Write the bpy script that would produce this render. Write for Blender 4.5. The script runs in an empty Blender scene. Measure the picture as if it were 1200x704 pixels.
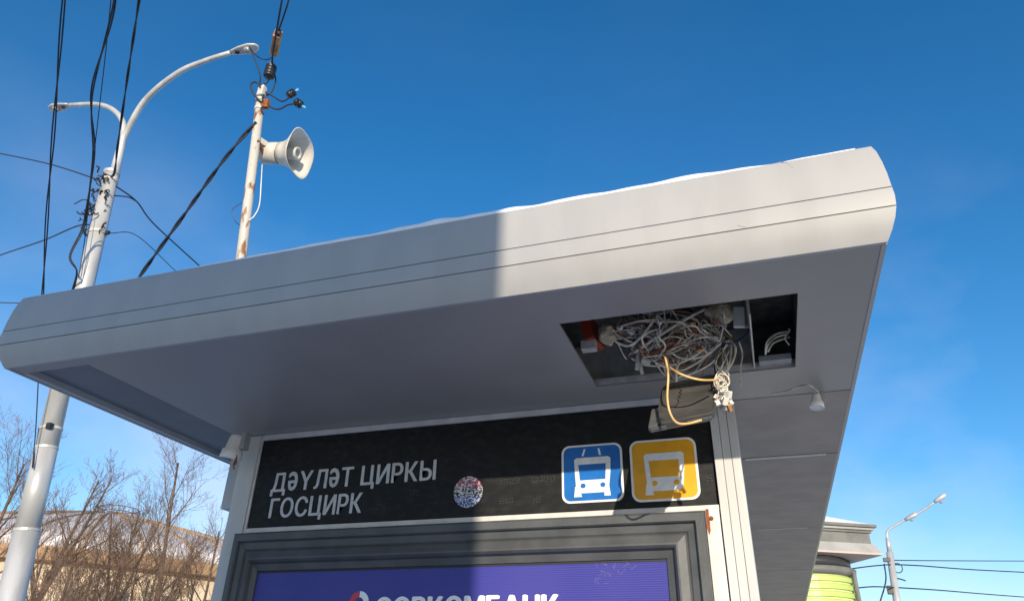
import bpy, bmesh, math, random
from math import radians, sin, cos, pi, sqrt
from mathutils import Vector, Matrix, Quaternion

# ------------------------------------------------------------------ camera, sky, sun, exposure
scene = bpy.context.scene
COL = scene.collection
YAW, PITCH, ROLL, FPX = 0.3324, 0.5029, 0.0245, 837.65      # photograph is 1200 x 704
EYE = Vector((0, 0, 1.6))
_f = Vector((-sin(YAW)*cos(PITCH), cos(YAW)*cos(PITCH), sin(PITCH)))
_r0 = Vector((cos(YAW), sin(YAW), 0)); _u0 = _r0.cross(_f)
_r = cos(ROLL)*_r0 + sin(ROLL)*_u0
_u = -sin(ROLL)*_r0 + cos(ROLL)*_u0
cam = bpy.data.cameras.new('camera'); cam_o = bpy.data.objects.new('camera', cam); COL.objects.link(cam_o)
cam_o.matrix_world = Matrix(((_r.x, _u.x, -_f.x, EYE.x), (_r.y, _u.y, -_f.y, EYE.y), (_r.z, _u.z, -_f.z, EYE.z), (0, 0, 0, 1)))
cam.sensor_width = 36; cam.lens = FPX/1200*36; cam.clip_start = 0.05; cam.clip_end = 3000
scene.camera = cam_o

TO_SUN = Vector((0.4289, -1.0, 0.2834)).normalized()
SUN_EL = math.asin(TO_SUN.z); SUN_AZ = math.atan2(TO_SUN.x, TO_SUN.y)   # azimuth clockwise from +Y
world = bpy.data.worlds.new('World'); scene.world = world; world.use_nodes = True
wn = world.node_tree.nodes; wl = world.node_tree.links
bg = wn['Background']; bg.inputs['Strength'].default_value = 0.148
sky = wn.new('ShaderNodeTexSky'); sky.sky_type = 'NISHITA'; sky.sun_disc = False
sky.sun_elevation = SUN_EL; sky.sun_rotation = SUN_AZ; sky.altitude = 200
sky.air_density = 1.0; sky.dust_density = 0.7; sky.ozone_density = 3.0
tc = wn.new('ShaderNodeTexCoord')
mp = wn.new('ShaderNodeMapping'); mp.inputs['Scale'].default_value = (1.0, 1.0, 1.7); mp.inputs['Location'].default_value = (0.35, 0.2, 0.1)
nz = wn.new('ShaderNodeTexNoise'); nz.inputs['Scale'].default_value = 1.9; nz.inputs['Detail'].default_value = 6; nz.inputs['Roughness'].default_value = 0.52
rp = wn.new('ShaderNodeValToRGB'); rp.color_ramp.elements[0].position = 0.43; rp.color_ramp.elements[1].position = 0.74
rp.color_ramp.elements[0].color = (0, 0, 0, 1); rp.color_ramp.elements[1].color = (0.62, 0.62, 0.62, 1)
mxc = wn.new('ShaderNodeMix'); mxc.data_type = 'RGBA'
mxc.inputs[7].default_value = (6.0, 6.0, 6.8, 1)
wl.new(tc.outputs['Generated'], mp.inputs['Vector']); wl.new(mp.outputs['Vector'], nz.inputs['Vector'])
wl.new(nz.outputs['Fac'], rp.inputs['Fac'])
hs = wn.new('ShaderNodeHueSaturation'); hs.inputs['Saturation'].default_value = 1.29; hs.inputs['Value'].default_value = 1.30
sp = wn.new('ShaderNodeSeparateXYZ'); lowr = wn.new('ShaderNodeMapRange'); ml = wn.new('ShaderNodeMath'); ml.operation = 'MULTIPLY'
lowr.inputs['From Min'].default_value = 0.12; lowr.inputs['From Max'].default_value = 0.62; lowr.inputs['To Min'].default_value = 1.0; lowr.inputs['To Max'].default_value = 0.02
wl.new(tc.outputs['Generated'], sp.inputs[0]); wl.new(sp.outputs['Z'], lowr.inputs['Value'])
wl.new(rp.outputs['Color'], ml.inputs[0]); wl.new(lowr.outputs['Result'], ml.inputs[1]); wl.new(ml.outputs[0], mxc.inputs[0])
wl.new(sky.outputs['Color'], hs.inputs['Color']); wl.new(hs.outputs['Color'], mxc.inputs[6]); wl.new(mxc.outputs[2], bg.inputs['Color'])

sun = bpy.data.lights.new('sun', 'SUN'); sun.energy = 4.7; sun.angle = radians(0.53); sun.color = (1.0, 0.88, 0.70)
sun_o = bpy.data.objects.new('sun', sun); COL.objects.link(sun_o)
sun_o.rotation_euler = TO_SUN.to_track_quat('Z', 'Y').to_euler(); sun_o.location = (6, -14, 8)
scene.view_settings.view_transform = 'Standard'; scene.view_settings.look = 'None'
scene.view_settings.exposure = 0.12; scene.view_settings.gamma = 1
scene.render.engine = 'CYCLES'

# ------------------------------------------------------------------ photo pixel -> direction -> place
def ray(x, y): return (_f + _r*((x-600)/FPX) + _u*((352-y)/FPX)).normalized()
def at_y(x, y, Y): d = ray(x, y); return EYE + d*((Y-EYE.y)/d.y)
def at_x(x, y, X): d = ray(x, y); return EYE + d*((X-EYE.x)/d.x)
def at_z(x, y, Z): d = ray(x, y); return EYE + d*((Z-EYE.z)/d.z)
def at_d(x, y, D): d = ray(x, y); return EYE + d*(D/math.hypot(d.x, d.y))

# ------------------------------------------------------------------ materials
MATS = {}
def mat(name, col, rough=0.6, metal=0.0, var=0.0, scale=8.0, bump=0.0, bscale=60.0, spec=0.5, col2=None, cut=(0.4, 0.6), detail=5.0, stretch=(1, 1, 1), trans=0.0, rvar=0.0):
    """Principled material; noise mixes col with col2 (or with a lighter/darker col by var)."""
    m = bpy.data.materials.new(name); m.use_nodes = True
    n = m.node_tree.nodes; l = m.node_tree.links; b = n['Principled BSDF']
    b.inputs['Base Color'].default_value = (*col, 1); b.inputs['Roughness'].default_value = rough
    b.inputs['Metallic'].default_value = metal; b.inputs['Specular IOR Level'].default_value = spec
    if trans: b.inputs['Transmission Weight'].default_value = trans
    t = n.new('ShaderNodeTexCoord'); mpn = n.new('ShaderNodeMapping'); mpn.inputs['Scale'].default_value = stretch
    l.new(t.outputs['Object'], mpn.inputs['Vector'])
    if var or col2:
        a = n.new('ShaderNodeTexNoise'); a.inputs['Scale'].default_value = scale; a.inputs['Detail'].default_value = detail
        r = n.new('ShaderNodeValToRGB'); r.color_ramp.elements[0].position = cut[0]; r.color_ramp.elements[1].position = cut[1]
        if col2: c0, c1 = col, col2
        else: c0 = [c*(1-var) for c in col]; c1 = [min(1, c*(1+var)) for c in col]
        r.color_ramp.elements[0].color = (*c0, 1); r.color_ramp.elements[1].color = (*c1, 1)
        l.new(mpn.outputs['Vector'], a.inputs['Vector']); l.new(a.outputs['Fac'], r.inputs['Fac']); l.new(r.outputs['Color'], b.inputs['Base Color'])
        if rvar:
            q = n.new('ShaderNodeMapRange'); q.inputs['To Min'].default_value = max(0.02, rough-rvar); q.inputs['To Max'].default_value = min(1, rough+rvar)
            l.new(a.outputs['Fac'], q.inputs['Value']); l.new(q.outputs['Result'], b.inputs['Roughness'])
    if bump:
        a2 = n.new('ShaderNodeTexNoise'); a2.inputs['Scale'].default_value = bscale; a2.inputs['Detail'].default_value = 4
        bp = n.new('ShaderNodeBump'); bp.inputs['Strength'].default_value = bump; bp.inputs['Distance'].default_value = 0.01
        l.new(mpn.outputs['Vector'], a2.inputs['Vector']); l.new(a2.outputs['Fac'], bp.inputs['Height']); l.new(bp.outputs['Normal'], b.inputs['Normal'])
    MATS[name] = m
    return m

mat('fascia_paint', (0.395, 0.387, 0.38), 0.42, var=0.03, scale=9.0, stretch=(1.3, 1, 0.35), bump=0.03, bscale=5, spec=0.45, rvar=0.06)
mat('soffit_plank', (0.40, 0.35, 0.315), 0.72, var=0.06, scale=5, bump=0.02, bscale=25, spec=0.2)
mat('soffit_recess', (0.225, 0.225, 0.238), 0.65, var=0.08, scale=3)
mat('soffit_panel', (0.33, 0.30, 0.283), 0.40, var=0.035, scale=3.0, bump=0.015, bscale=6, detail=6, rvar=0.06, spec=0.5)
mat('soffit_rim', (0.45, 0.45, 0.47), 0.45, var=0.05, scale=5)
mat('seam_dark', (0.03, 0.03, 0.032), 0.8)
mat('column_paint', (0.56, 0.55, 0.535), 0.5, var=0.06, scale=9, bump=0.04, bscale=40, stretch=(1, 1, 0.25))
mat('trim_paint', (0.62, 0.60, 0.58), 0.5, var=0.08, scale=14)
mat('frame_paint', (0.076, 0.080, 0.084), 0.5, var=0.16, scale=7, bump=0.08, bscale=70)
mat('gasket', (0.02, 0.02, 0.022), 0.6)
mat('roof_deck', (0.3, 0.3, 0.31), 0.6, var=0.1)
mat('snow', (0.86, 0.87, 0.90), 0.75, var=0.03, scale=14, bump=0.5, bscale=30)
mat('galvanised', (0.54, 0.50, 0.45), 0.5, metal=0.0, var=0.15, scale=18, rvar=0.1)
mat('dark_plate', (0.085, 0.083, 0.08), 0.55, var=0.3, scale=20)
mat('letter_white', (0.55, 0.56, 0.58), 0.5, var=0.08, scale=40)
mat('poster_white', (0.82, 0.82, 0.84), 0.4)
mat('poster_red', (0.55, 0.03, 0.06), 0.4)
mat('sign_white', (0.80, 0.79, 0.76), 0.4, var=0.05, scale=30)
mat('sign_blue', (0.004, 0.135, 0.47), 0.35, var=0.08, scale=15)
mat('sign_yellow', (0.82, 0.37, 0.008), 0.35, var=0.06, scale=15)
mat('cable_white', (0.82, 0.74, 0.60), 0.5, var=0.18, scale=30)
mat('cable_grey', (0.50, 0.46, 0.40), 0.5, var=0.25, scale=30)
mat('cable_brown', (0.28, 0.13, 0.06), 0.5, var=0.2, scale=30)
mat('cable_red', (0.32, 0.05, 0.04), 0.45)
mat('cable_black', (0.012, 0.012, 0.014), 0.45)
mat('cable_orange', (0.80, 0.48, 0.17), 0.4, var=0.15, scale=20)
mat('cable_blue', (0.05, 0.08, 0.2), 0.5)
mat('overhead_wire', (0.012, 0.014, 0.025), 0.55)
mat('foam', (0.66, 0.54, 0.38), 0.9, var=0.25, scale=30, bump=0.8, bscale=60)
mat('white_plastic', (0.68, 0.66, 0.61), 0.45, var=0.08, scale=20)
mat('grey_plastic', (0.33, 0.325, 0.315), 0.5, var=0.08, scale=20)
mat('red_plastic', (0.30, 0.035, 0.02), 0.45, var=0.2)
mat('lid_plastic', (0.045, 0.044, 0.043), 0.45, col2=(0.085, 0.082, 0.078), scale=12, cut=(0.35, 0.75), stretch=(1, 3.5, 1), rvar=0.1, bump=0.05)
mat('lid_side', (0.085, 0.085, 0.088), 0.5, var=0.15, scale=20)
mat('brass', (0.5, 0.26, 0.10), 0.35, metal=0.8)
mat('rust', (0.22, 0.07, 0.025), 0.85, var=0.35, scale=40)
mat('lamp_post_paint', (0.50, 0.495, 0.485), 0.42, metal=0.25, var=0.13, scale=5, stretch=(1, 1, 0.25), rvar=0.08, detail=8)
mat('rusty_white', (0.53, 0.495, 0.43), 0.6, col2=(0.27, 0.105, 0.035), scale=24, cut=(0.555, 0.64), detail=8, bump=0.15, stretch=(1, 1, 0.4))
mat('horn_cream', (0.60, 0.555, 0.475), 0.45, var=0.08, scale=9, detail=8)
mat('insulator_black', (0.02, 0.02, 0.022), 0.35)
mat('insulator_cap', (0.30, 0.29, 0.28), 0.4, metal=0.6)
mat('orange_block', (0.42, 0.17, 0.045), 0.6, col2=(0.55, 0.30, 0.12), scale=14, stretch=(1, 1, 0.3))
mat('blue_cap', (0.10, 0.42, 0.75), 0.3)
mat('lamp_glass', (0.35, 0.36, 0.38), 0.15, metal=0.2)
mat('bark', (0.115, 0.075, 0.052), 0.9, var=0.3, scale=6, bump=0.5, bscale=20)
mat('twig_brown', (0.135, 0.085, 0.058), 0.9, var=0.3, scale=0.7)
mat('twig_red', (0.15, 0.075, 0.058), 0.9, var=0.3, scale=0.7)
mat('circus_wall', (0.62, 0.50, 0.36), 0.85, var=0.06, scale=0.4)
mat('circus_trim', (0.42, 0.27, 0.15), 0.85, var=0.12, scale=1)
mat('circus_snow', (0.66, 0.64, 0.66), 0.8, col2=(0.50, 0.47, 0.46), scale=0.25, cut=(0.4, 0.65), detail=8)
mat('window_glass', (0.10, 0.10, 0.10), 0.25)
mat('rail_rust', (0.16, 0.06, 0.035), 0.7)
mat('kiosk_grey', (0.15, 0.15, 0.14), 0.6, var=0.12, scale=4)
mat('kiosk_light', (0.33, 0.325, 0.31), 0.6, var=0.08, scale=4)
mat('kiosk_dark', (0.035, 0.036, 0.04), 0.4)
mat('kiosk_soffit', (0.48, 0.39, 0.34), 0.6, var=0.05, scale=3)
mat('kiosk_green', (0.46, 0.58, 0.15), 0.35, var=0.05, scale=3)
mat('kiosk_green_pale', (0.74, 0.82, 0.46), 0.35)
mat('shadow_caster_wall', (0.50, 0.48, 0.45), 0.8, var=0.06, scale=2)
mat('ground_snow', (0.74, 0.73, 0.72), 0.9, col2=(0.50, 0.49, 0.48), scale=0.6, cut=(0.35, 0.7), bump=0.4, bscale=8)
mat('asphalt', (0.07, 0.07, 0.074), 0.75, col2=(0.22, 0.22, 0.225), scale=0.5, cut=(0.45, 0.75), bump=0.3, bscale=40)
mat('white_shell', (0.80, 0.785, 0.75), 0.45, var=0.04, scale=10)
mat('residue', (0.035, 0.035, 0.036), 0.6)
mat('scratch', (0.15, 0.14, 0.37), 0.5)
mat('scuff', (0.28, 0.27, 0.26), 0.7)

def board_material():
    m = bpy.data.materials.new('board_black'); m.use_nodes = True
    n = m.node_tree.nodes; l = m.node_tree.links; b = n['Principled BSDF']
    t = n.new('ShaderNodeTexCoord')
    a = n.new('ShaderNodeTexNoise'); a.inputs['Scale'].default_value = 30; a.inputs['Detail'].default_value = 5
    g = n.new('ShaderNodeMapping'); g.inputs['Scale'].default_value = (0.9, 1, 1.6)
    r = n.new('ShaderNodeValToRGB'); r.color_ramp.elements[0].position = 0.45; r.color_ramp.elements[1].position = 0.85
    r.color_ramp.elements[0].color = (0.010, 0.010, 0.011, 1); r.color_ramp.elements[1].color = (0.026, 0.026, 0.026, 1)
    l.new(t.outputs['Object'], g.inputs['Vector']); l.new(g.outputs['Vector'], a.inputs['Vector'])
    l.new(a.outputs['Fac'], r.inputs['Fac']); l.new(r.outputs['Color'], b.inputs['Base Color'])
    b.inputs['Roughness'].default_value = 0.55; b.inputs['Specular IOR Level'].default_value = 0.25
    MATS['board_black'] = m
board_material()

def poster_material():
    m = bpy.data.materials.new('poster_print'); m.use_nodes = True
    n = m.node_tree.nodes; l = m.node_tree.links; b = n['Principled BSDF']
    t = n.new('ShaderNodeTexCoord'); s = n.new('ShaderNodeSeparateXYZ'); l.new(t.outputs['Object'], s.inputs[0])
    w = n.new('ShaderNodeTexWave'); w.bands_direction = 'Z'; w.inputs['Scale'].default_value = 42; w.inputs['Distortion'].default_value = 0.6
    w.inputs['Detail'].default_value = 2
    l.new(t.outputs['Object'], w.inputs['Vector'])
    a = n.new('ShaderNodeTexNoise'); a.inputs['Scale'].default_value = 2.2
    g = n.new('ShaderNodeMapping'); g.inputs['Scale'].default_value = (1, 1, 0.3); l.new(t.outputs['Object'], g.inputs['Vector']); l.new(g.outputs['Vector'], a.inputs['Vector'])
    r = n.new('ShaderNodeValToRGB'); r.color_ramp.elements[0].position = 0.35; r.color_ramp.elements[1].position = 0.75
    r.color_ramp.elements[0].color = (0.026, 0.028, 0.25, 1); r.color_ramp.elements[1].color = (0.055, 0.05, 0.29, 1)
    l.new(a.outputs['Fac'], r.inputs['Fac'])
    mx = n.new('ShaderNodeMix'); mx.data_type = 'RGBA'; mx.inputs[7].default_value = (0.075, 0.068, 0.33, 1)
    mr = n.new('ShaderNodeMapRange'); mr.inputs['To Max'].default_value = 0.35
    l.new(w.outputs['Color'], mr.inputs['Value']); l.new(mr.outputs['Result'], mx.inputs[0]); l.new(r.outputs['Color'], mx.inputs[6])
    l.new(mx.outputs[2], b.inputs['Base Color']); b.inputs['Roughness'].default_value = 0.42
    bp = n.new('ShaderNodeBump'); bp.inputs['Strength'].default_value = 0.25; bp.inputs['Distance'].default_value = 0.002
    l.new(w.outputs['Fac'], bp.inputs['Height']); l.new(bp.outputs['Normal'], b.inputs['Normal'])
    MATS['poster_print'] = m
poster_material()

def sticker_material(zc, rad):
    m = bpy.data.materials.new('sticker_print'); m.use_nodes = True
    n = m.node_tree.nodes; l = m.node_tree.links; b = n['Principled BSDF']
    t = n.new('ShaderNodeTexCoord'); s = n.new('ShaderNodeSeparateXYZ'); l.new(t.outputs['Object'], s.inputs[0])
    mr = n.new('ShaderNodeMapRange'); mr.inputs['From Min'].default_value = zc-rad; mr.inputs['From Max'].default_value = zc+rad
    l.new(s.outputs['Z'], mr.inputs['Value'])
    ink = n.new('ShaderNodeValToRGB'); e = ink.color_ramp
    e.elements[0].color = (0.02, 0.06, 0.28, 1); e.elements[0].position = 0.33
    e.elements[1].color = (0.30, 0.03, 0.07, 1); e.elements[1].position = 0.66
    k = e.elements.new(0.40); k.color = (0.015, 0.015, 0.02, 1); k = e.elements.new(0.60); k.color = (0.015, 0.015, 0.02, 1)
    l.new(mr.outputs['Result'], ink.inputs['Fac'])
    a = n.new('ShaderNodeTexNoise'); a.inputs['Scale'].default_value = 46; a.inputs['Detail'].default_value = 1; a.inputs['Distortion'].default_value = 3.0
    l.new(t.outputs['Object'], a.inputs['Vector'])
    r = n.new('ShaderNodeValToRGB'); r.color_ramp.elements[0].position = 0.50; r.color_ramp.elements[1].position = 0.54
    l.new(a.outputs['Fac'], r.inputs['Fac'])
    mx = n.new('ShaderNodeMix'); mx.data_type = 'RGBA'; mx.inputs[7].default_value = (0.62, 0.63, 0.66, 1)
    l.new(r.outputs['Color'], mx.inputs[0]); l.new(ink.outputs['Color'], mx.inputs[6]); l.new(mx.outputs[2], b.inputs['Base Color'])
    b.inputs['Roughness'].default_value = 0.4
    MATS['sticker_print'] = m

# ------------------------------------------------------------------ mesh helpers
def tag(o, label=None, cat=None, group=None, kind=None):
    if label: o['label'] = label
    if cat: o['category'] = cat
    if group: o['group'] = group
    if kind: o['kind'] = kind
    return o
def thing(name, label, cat, loc=(0, 0, 0), group=None):
    o = bpy.data.objects.new(name, None); COL.objects.link(o); o.location = loc; o.empty_display_size = 0.1
    return tag(o, label, cat, group)

class MB:
    """Collects world-space geometry, built as one mesh object."""
    def __init__(s): s.v = []; s.f = []; s.m = []; s.cur = 0
    def add(s, vs, fs):
        k = len(s.v); s.v.extend([tuple(p) for p in vs]); s.f.extend([tuple(i+k for i in f) for f in fs]); s.m.extend([s.cur]*len(fs)); return s
    def box(s, a, b):
        (x0, y0, z0), (x1, y1, z1) = a, b
        return s.add([(x0, y0, z0), (x1, y0, z0), (x1, y1, z0), (x0, y1, z0), (x0, y0, z1), (x1, y0, z1), (x1, y1, z1), (x0, y1, z1)],
                     [(0, 3, 2, 1), (4, 5, 6, 7), (0, 1, 5, 4), (1, 2, 6, 5), (2, 3, 7, 6), (3, 0, 4, 7)])
    def obox(s, c, ax, ay, az):
        """Box centred at c with half-axes as vectors."""
        c = Vector(c); P = []
        for k in (-1, 1):
            for i, j in ((-1, -1), (1, -1), (1, 1), (-1, 1)): P.append(c+ax*i+ay*j+az*k)
        return s.add(P, [(0, 3, 2, 1), (4, 5, 6, 7), (0, 1, 5, 4), (1, 2, 6, 5), (2, 3, 7, 6), (3, 0, 4, 7)])
    def tube(s, pts, r, n=6, cap=True):
        pts = [Vector(p) for p in pts]; N = len(pts); rs = r if hasattr(r, '__len__') else [r]*N
        d0 = (pts[1]-pts[0]).normalized(); up = Vector((0, 0, 1)) if abs(d0.z) < 0.9 else Vector((1, 0, 0))
        a = d0.cross(up).normalized(); V = []
        for i, p in enumerate(pts):
            d = (pts[min(i+1, N-1)]-pts[max(i-1, 0)]).normalized()
            a = (a - d*a.dot(d)).normalized(); b = d.cross(a)
            for k in range(n):
                t = 2*pi*k/n; V.append(p+(a*cos(t)+b*sin(t))*rs[i])
        F = []
        for i in range(N-1):
            for k in range(n):
                F.append((i*n+k, i*n+(k+1) % n, (i+1)*n+(k+1) % n, (i+1)*n+k))
        if cap: F.append(tuple(range(n-1, -1, -1))); F.append(tuple((N-1)*n+k for k in range(n)))
        return s.add(V, F)
    def lathe(s, o, axis, prof, n=20, cap=True):
        """prof: (distance along axis, radius)."""
        o = Vector(o); axis = Vector(axis).normalized(); up = Vector((0, 0, 1)) if abs(axis.z) < 0.9 else Vector((1, 0, 0))
        a = axis.cross(up).normalized(); b = axis.cross(a); V = []; F = []
        for (h, r) in prof:
            for k in range(n):
                t = 2*pi*k/n; V.append(o+axis*h+(a*cos(t)+b*sin(t))*r)
        for i in range(len(prof)-1):
            for k in range(n): F.append((i*n+k, (i+1)*n+k, (i+1)*n+(k+1) % n, i*n+(k+1) % n))
        if cap: F.append(tuple(range(n))); F.append(tuple((len(prof)-1)*n+k for k in range(n-1, -1, -1)))
        return s.add(V, F)
    def prism(s, pts, off):
        """Closed outline pts (3D, flat) extruded by the vector off."""
        n = len(pts); P = [Vector(p) for p in pts]; off = Vector(off)
        V = P+[p+off for p in P]
        F = [tuple(range(n-1, -1, -1)), tuple(range(n, 2*n))]+[(i, (i+1) % n, n+(i+1) % n, n+i) for i in range(n)]
        return s.add(V, F)
    def build(s, name, m, parent=None, smooth=False, bevel=0.0, recalc=True):
        me = bpy.data.meshes.new(name); me.from_pydata(s.v, [], s.f)
        ms = m if isinstance(m, (list, tuple)) else [m]
        for q in ms: me.materials.append(MATS[q])
        if len(ms) > 1: me.polygons.foreach_set('material_index', s.m)
        if recalc:
            bm = bmesh.new(); bm.from_mesh(me); bmesh.ops.recalc_face_normals(bm, faces=bm.faces); bm.to_mesh(me); bm.free()
        if smooth: me.polygons.foreach_set('use_smooth', [True]*len(me.polygons))
        o = bpy.data.objects.new(name, me); COL.objects.link(o)
        if parent is not None:
            o.parent = parent
            base = Vector((0, 0, 0)); q = parent
            while q is not None: base += q.location; q = q.parent
            o.location = -base
        if bevel:
            mod = o.modifiers.new('bevel', 'BEVEL'); mod.width = bevel; mod.segments = 2; mod.limit_method = 'ANGLE'; mod.angle_limit = radians(40)
        return o
def box(name, a, b, m, parent=None, bevel=0.0): return MB().box(a, b).build(name, m, parent, bevel=bevel)
def curve(pts, n=8):
    """Catmull-Rom through pts."""
    P = [Vector(p) for p in pts]; P = [P[0]*2-P[1]]+P+[P[-1]*2-P[-2]]; out = []
    for i in range(1, len(P)-2):
        a, b, c, d = P[i-1:i+3]
        for k in range(n):
            t = k/n; out.append(0.5*((2*b)+(c-a)*t+(2*a-5*b+4*c-d)*t*t+(3*b-a-3*c+d)*t**3))
    out.append(P[-2]); return out
def rrect(cx, cz, w, h, r, n=5):
    out = []
    for (sx, sz, a0) in ((1, 1, 0), (-1, 1, 90), (-1, -1, 180), (1, -1, 270)):
        for k in range(n+1):
            t = radians(a0+90*k/n); out.append((cx+sx*(w/2-r)+r*cos(t), cz+sz*(h/2-r)+r*sin(t)))
    return out
def flat(mb, outline, y, th=0.0015):
    """An (x, z) outline as a thin plate facing -Y with its front at y."""
    return mb.prism([(a, y, b) for a, b in outline], (0, th, 0))
def text_mesh(body, cap, x, z, y, width, name, m, parent, bold=0.004, tilt=0.0):
    """Lettering of cap height cap with its left end of the baseline at x, z; strokes thickened by shifted layers."""
    V0 = []; F0 = []; pen = 0.0
    for ch in body:
        if ch == ' ': pen += 0.30; continue
        c = bpy.data.curves.new(name, 'FONT'); c.body = 'e' if ch == 'Ә' else ch; c.size = 1; c.resolution_u = 3
        t = bpy.data.objects.new(name, c); COL.objects.link(t)
        dg = bpy.context.evaluated_depsgraph_get(); me0 = bpy.data.meshes.new_from_object(t.evaluated_get(dg))
        bpy.data.objects.remove(t); bpy.data.curves.remove(c)
        P = [v.co.copy() for v in me0.vertices]; lo = min(v.x for v in P); hi = max(v.x for v in P); yl = min(v.y for v in P); yh = max(v.y for v in P); k = len(V0)
        wid = hi-lo
        if ch == 'Ә':                          # a schwa is a turned e
            wid *= 1.12
            P = [Vector(((hi-v.x)*1.12, (yh-v.y)*0.735/(yh-yl), 0)) for v in P]
        else: P = [Vector((v.x-lo, v.y, 0)) for v in P]
        V0 += [v+Vector((pen, 0, 0)) for v in P]; F0 += [tuple(i+k for i in p.vertices) for p in me0.polygons]
        pen += wid+0.15
        bpy.data.meshes.remove(me0)
    x0 = min(v.x for v in V0); x1 = max(v.x for v in V0); kx = (width-2*bold)/(x1-x0); ky = (cap-bold)/0.729
    mb = MB(); i = 0
    for dx, dz in ((-1, 0), (1, 0), (0, 0.4), (0, -0.4), (-.5, .3), (.5, -.3)):
        vs = []
        for v in V0:
            px = (v.x-x0)*kx+bold+dx*bold; py = v.y*ky+bold/2+dz*bold
            vs.append((x+px*cos(tilt)-py*sin(tilt), y-0.00015*i, z+px*sin(tilt)+py*cos(tilt)))
        mb.add(vs, F0); i += 1
    return mb.build(name, m, parent, recalc=False)

# ------------------------------------------------------------------ ground
tag(MB().box((-600, -600, -0.5), (600, 600, 0)).build('ground', 'ground_snow'), 'trodden snow covering the ground around the shelter', kind='structure')
rd = MB().box((-18.5, -300, -0.2), (-10.5, 300, 0.004)).build('road', 'asphalt'); tag(rd, 'dark wet asphalt road beside the stop', kind='structure')
pv = MB().box((-3.6, -2.0, -0.2), (2.4, 12, 0.12)).build('pavement', 'ground_snow'); tag(pv, 'raised snowy platform under the shelter', kind='structure')

# ------------------------------------------------------------------ bus shelter
ZS = 2.60; YF = 1.6875; YB = 10.45; XL = -2.531; XR = 0.3954; YW = 2.609
sh = thing('bus_shelter', 'grey metal bus shelter with rounded fascia and a black stop name board', 'bus shelter', (-1.06, 6.0, 0.12))
BANDS = [('lower', [(0.0, 2.598), (0.014, 2.623), (0.0255, 2.651), (0.0325, 2.6775)]),
         ('middle', [(0.0330, 2.6805), (0.0355, 2.708), (0.0345, 2.7335)]),
         ('upper', [(0.0343, 2.7365), (0.0330, 2.78), (0.0300, 2.82), (0.0250, 2.858), (0.0180, 2.883)])]
def corner(o, k):
    return [(XL-o, YF-o), (XR+o, YF-o), (XR+o, YB+o), (XL-o, YB+o)][k % 4]
def side_corner(o, k, side, o_out):
    x, y = corner(o, k)
    if side == 1:                              # the right side is a flat return tucked behind the front nose
        x = XR+0.2*o_out+(o-o_out)
        if k == 1: y = YF-o_out+0.0125
    return x, y
for nm, prof in BANDS:
    for side in range(4):
        mb = MB(); V = []; n = len(prof)
        nseg = 1
        for k in (side, side+1):
            for (o, z) in prof: V.append((*side_corner(o, k, side, o), z))
            for (o, z) in reversed(prof): V.append((*side_corner(o-0.012, k, side, o), z))
        N = 2*n
        F = [(i, (i+1) % N, N+(i+1) % N, N+i) for i in range(N)]+[tuple(range(N-1, -1, -1)), tuple(range(N, 2*N))]
        mb.add(V, F); o = mb.build('fascia_panel', 'fascia_paint', sh)
        for p in o.data.polygons: p.use_smooth = abs(p.normal.z) < 0.9 and len(p.vertices) == 4
        o.data.set_sharp_from_angle(angle=radians(35)) if hasattr(o.data, 'set_sharp_from_angle') else None
# dark backing behind the seams
for side in (0, 2, 3):
    V = []
    for k in (side, side+1):
        for (o, z) in ((0.018, 2.668), (0.018, 2.75), (0.006, 2.75), (0.006, 2.668)): V.append((*corner(o, k), z))
    MB().add(V, [(i, (i+1) % 4, 4+(i+1) % 4, 4+i) for i in range(4)]+[(3, 2, 1, 0), (4, 5, 6, 7)]).build('seam_backing', 'seam_dark', sh)
box('roof_deck', (XL+0.012, YF+0.012, 2.855), (XR-0.012, YB-0.012, 2.870), 'roof_deck', sh)

# soffit: front panel with the service opening, recessed strip on the left, transverse panels behind
OXL, OXR, OYF, OYB = -0.5016, 0.1904, 1.9009, 2.4369
JX = -2.20
def slab(mb, x0, x1, y0, y1, z=ZS, th=0.008): return mb.box((x0, y0, z), (x1, y1, z+th))
Y1 = 2.70
mb = MB()
xs = [JX, OXL, OXR, XR-0.001]; ys = [YF+0.001, OYF, OYB, Y1-0.002]
V = []; F = []
for zz in (ZS, ZS+0.008):
    for y in ys:
        for x in xs: V.append((x, y, zz))
for j in range(3):
    for i in range(3):
        if (i, j) == (1, 1): continue
        a = j*4+i; F.append((a, a+4, a+5, a+1)); F.append((16+a, 16+a+1, 16+a+5, 16+a+4))
def wallq(a, b): F.append((a, b, 16+b, 16+a))
for i in range(3): wallq(i, i+1); wallq(12+i, 13+i)
for j in range(3): wallq(j*4, j*4+4); wallq(j*4+3, j*4+7)
for a, b in ((5, 6), (6, 10), (10, 9), (9, 5)): wallq(a, b)
mb.add(V, F).build('soffit_panel', 'soffit_panel', sh)
box('soffit_panel', (XL+0.001, YF+0.001, ZS), (JX-0.0015, 1.748, ZS+0.008), 'soffit_panel', sh)          # front piece of the left end
box('soffit_rim', (XL+0.001, 1.7495, ZS), (-2.492, YB-0.01, ZS+0.03), 'soffit_rim', sh)                   # light edge strip
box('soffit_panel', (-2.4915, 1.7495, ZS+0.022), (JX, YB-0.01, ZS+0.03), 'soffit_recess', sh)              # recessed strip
box('soffit_edge', (JX-0.0015, 1.7495, ZS), (JX-0.0003, Y1, ZS+0.022), 'soffit_panel', sh)
seams = [Y1, 3.50, 5.18, 7.0, 8.75, YB-0.01]
rnd = random.Random(4)
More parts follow.
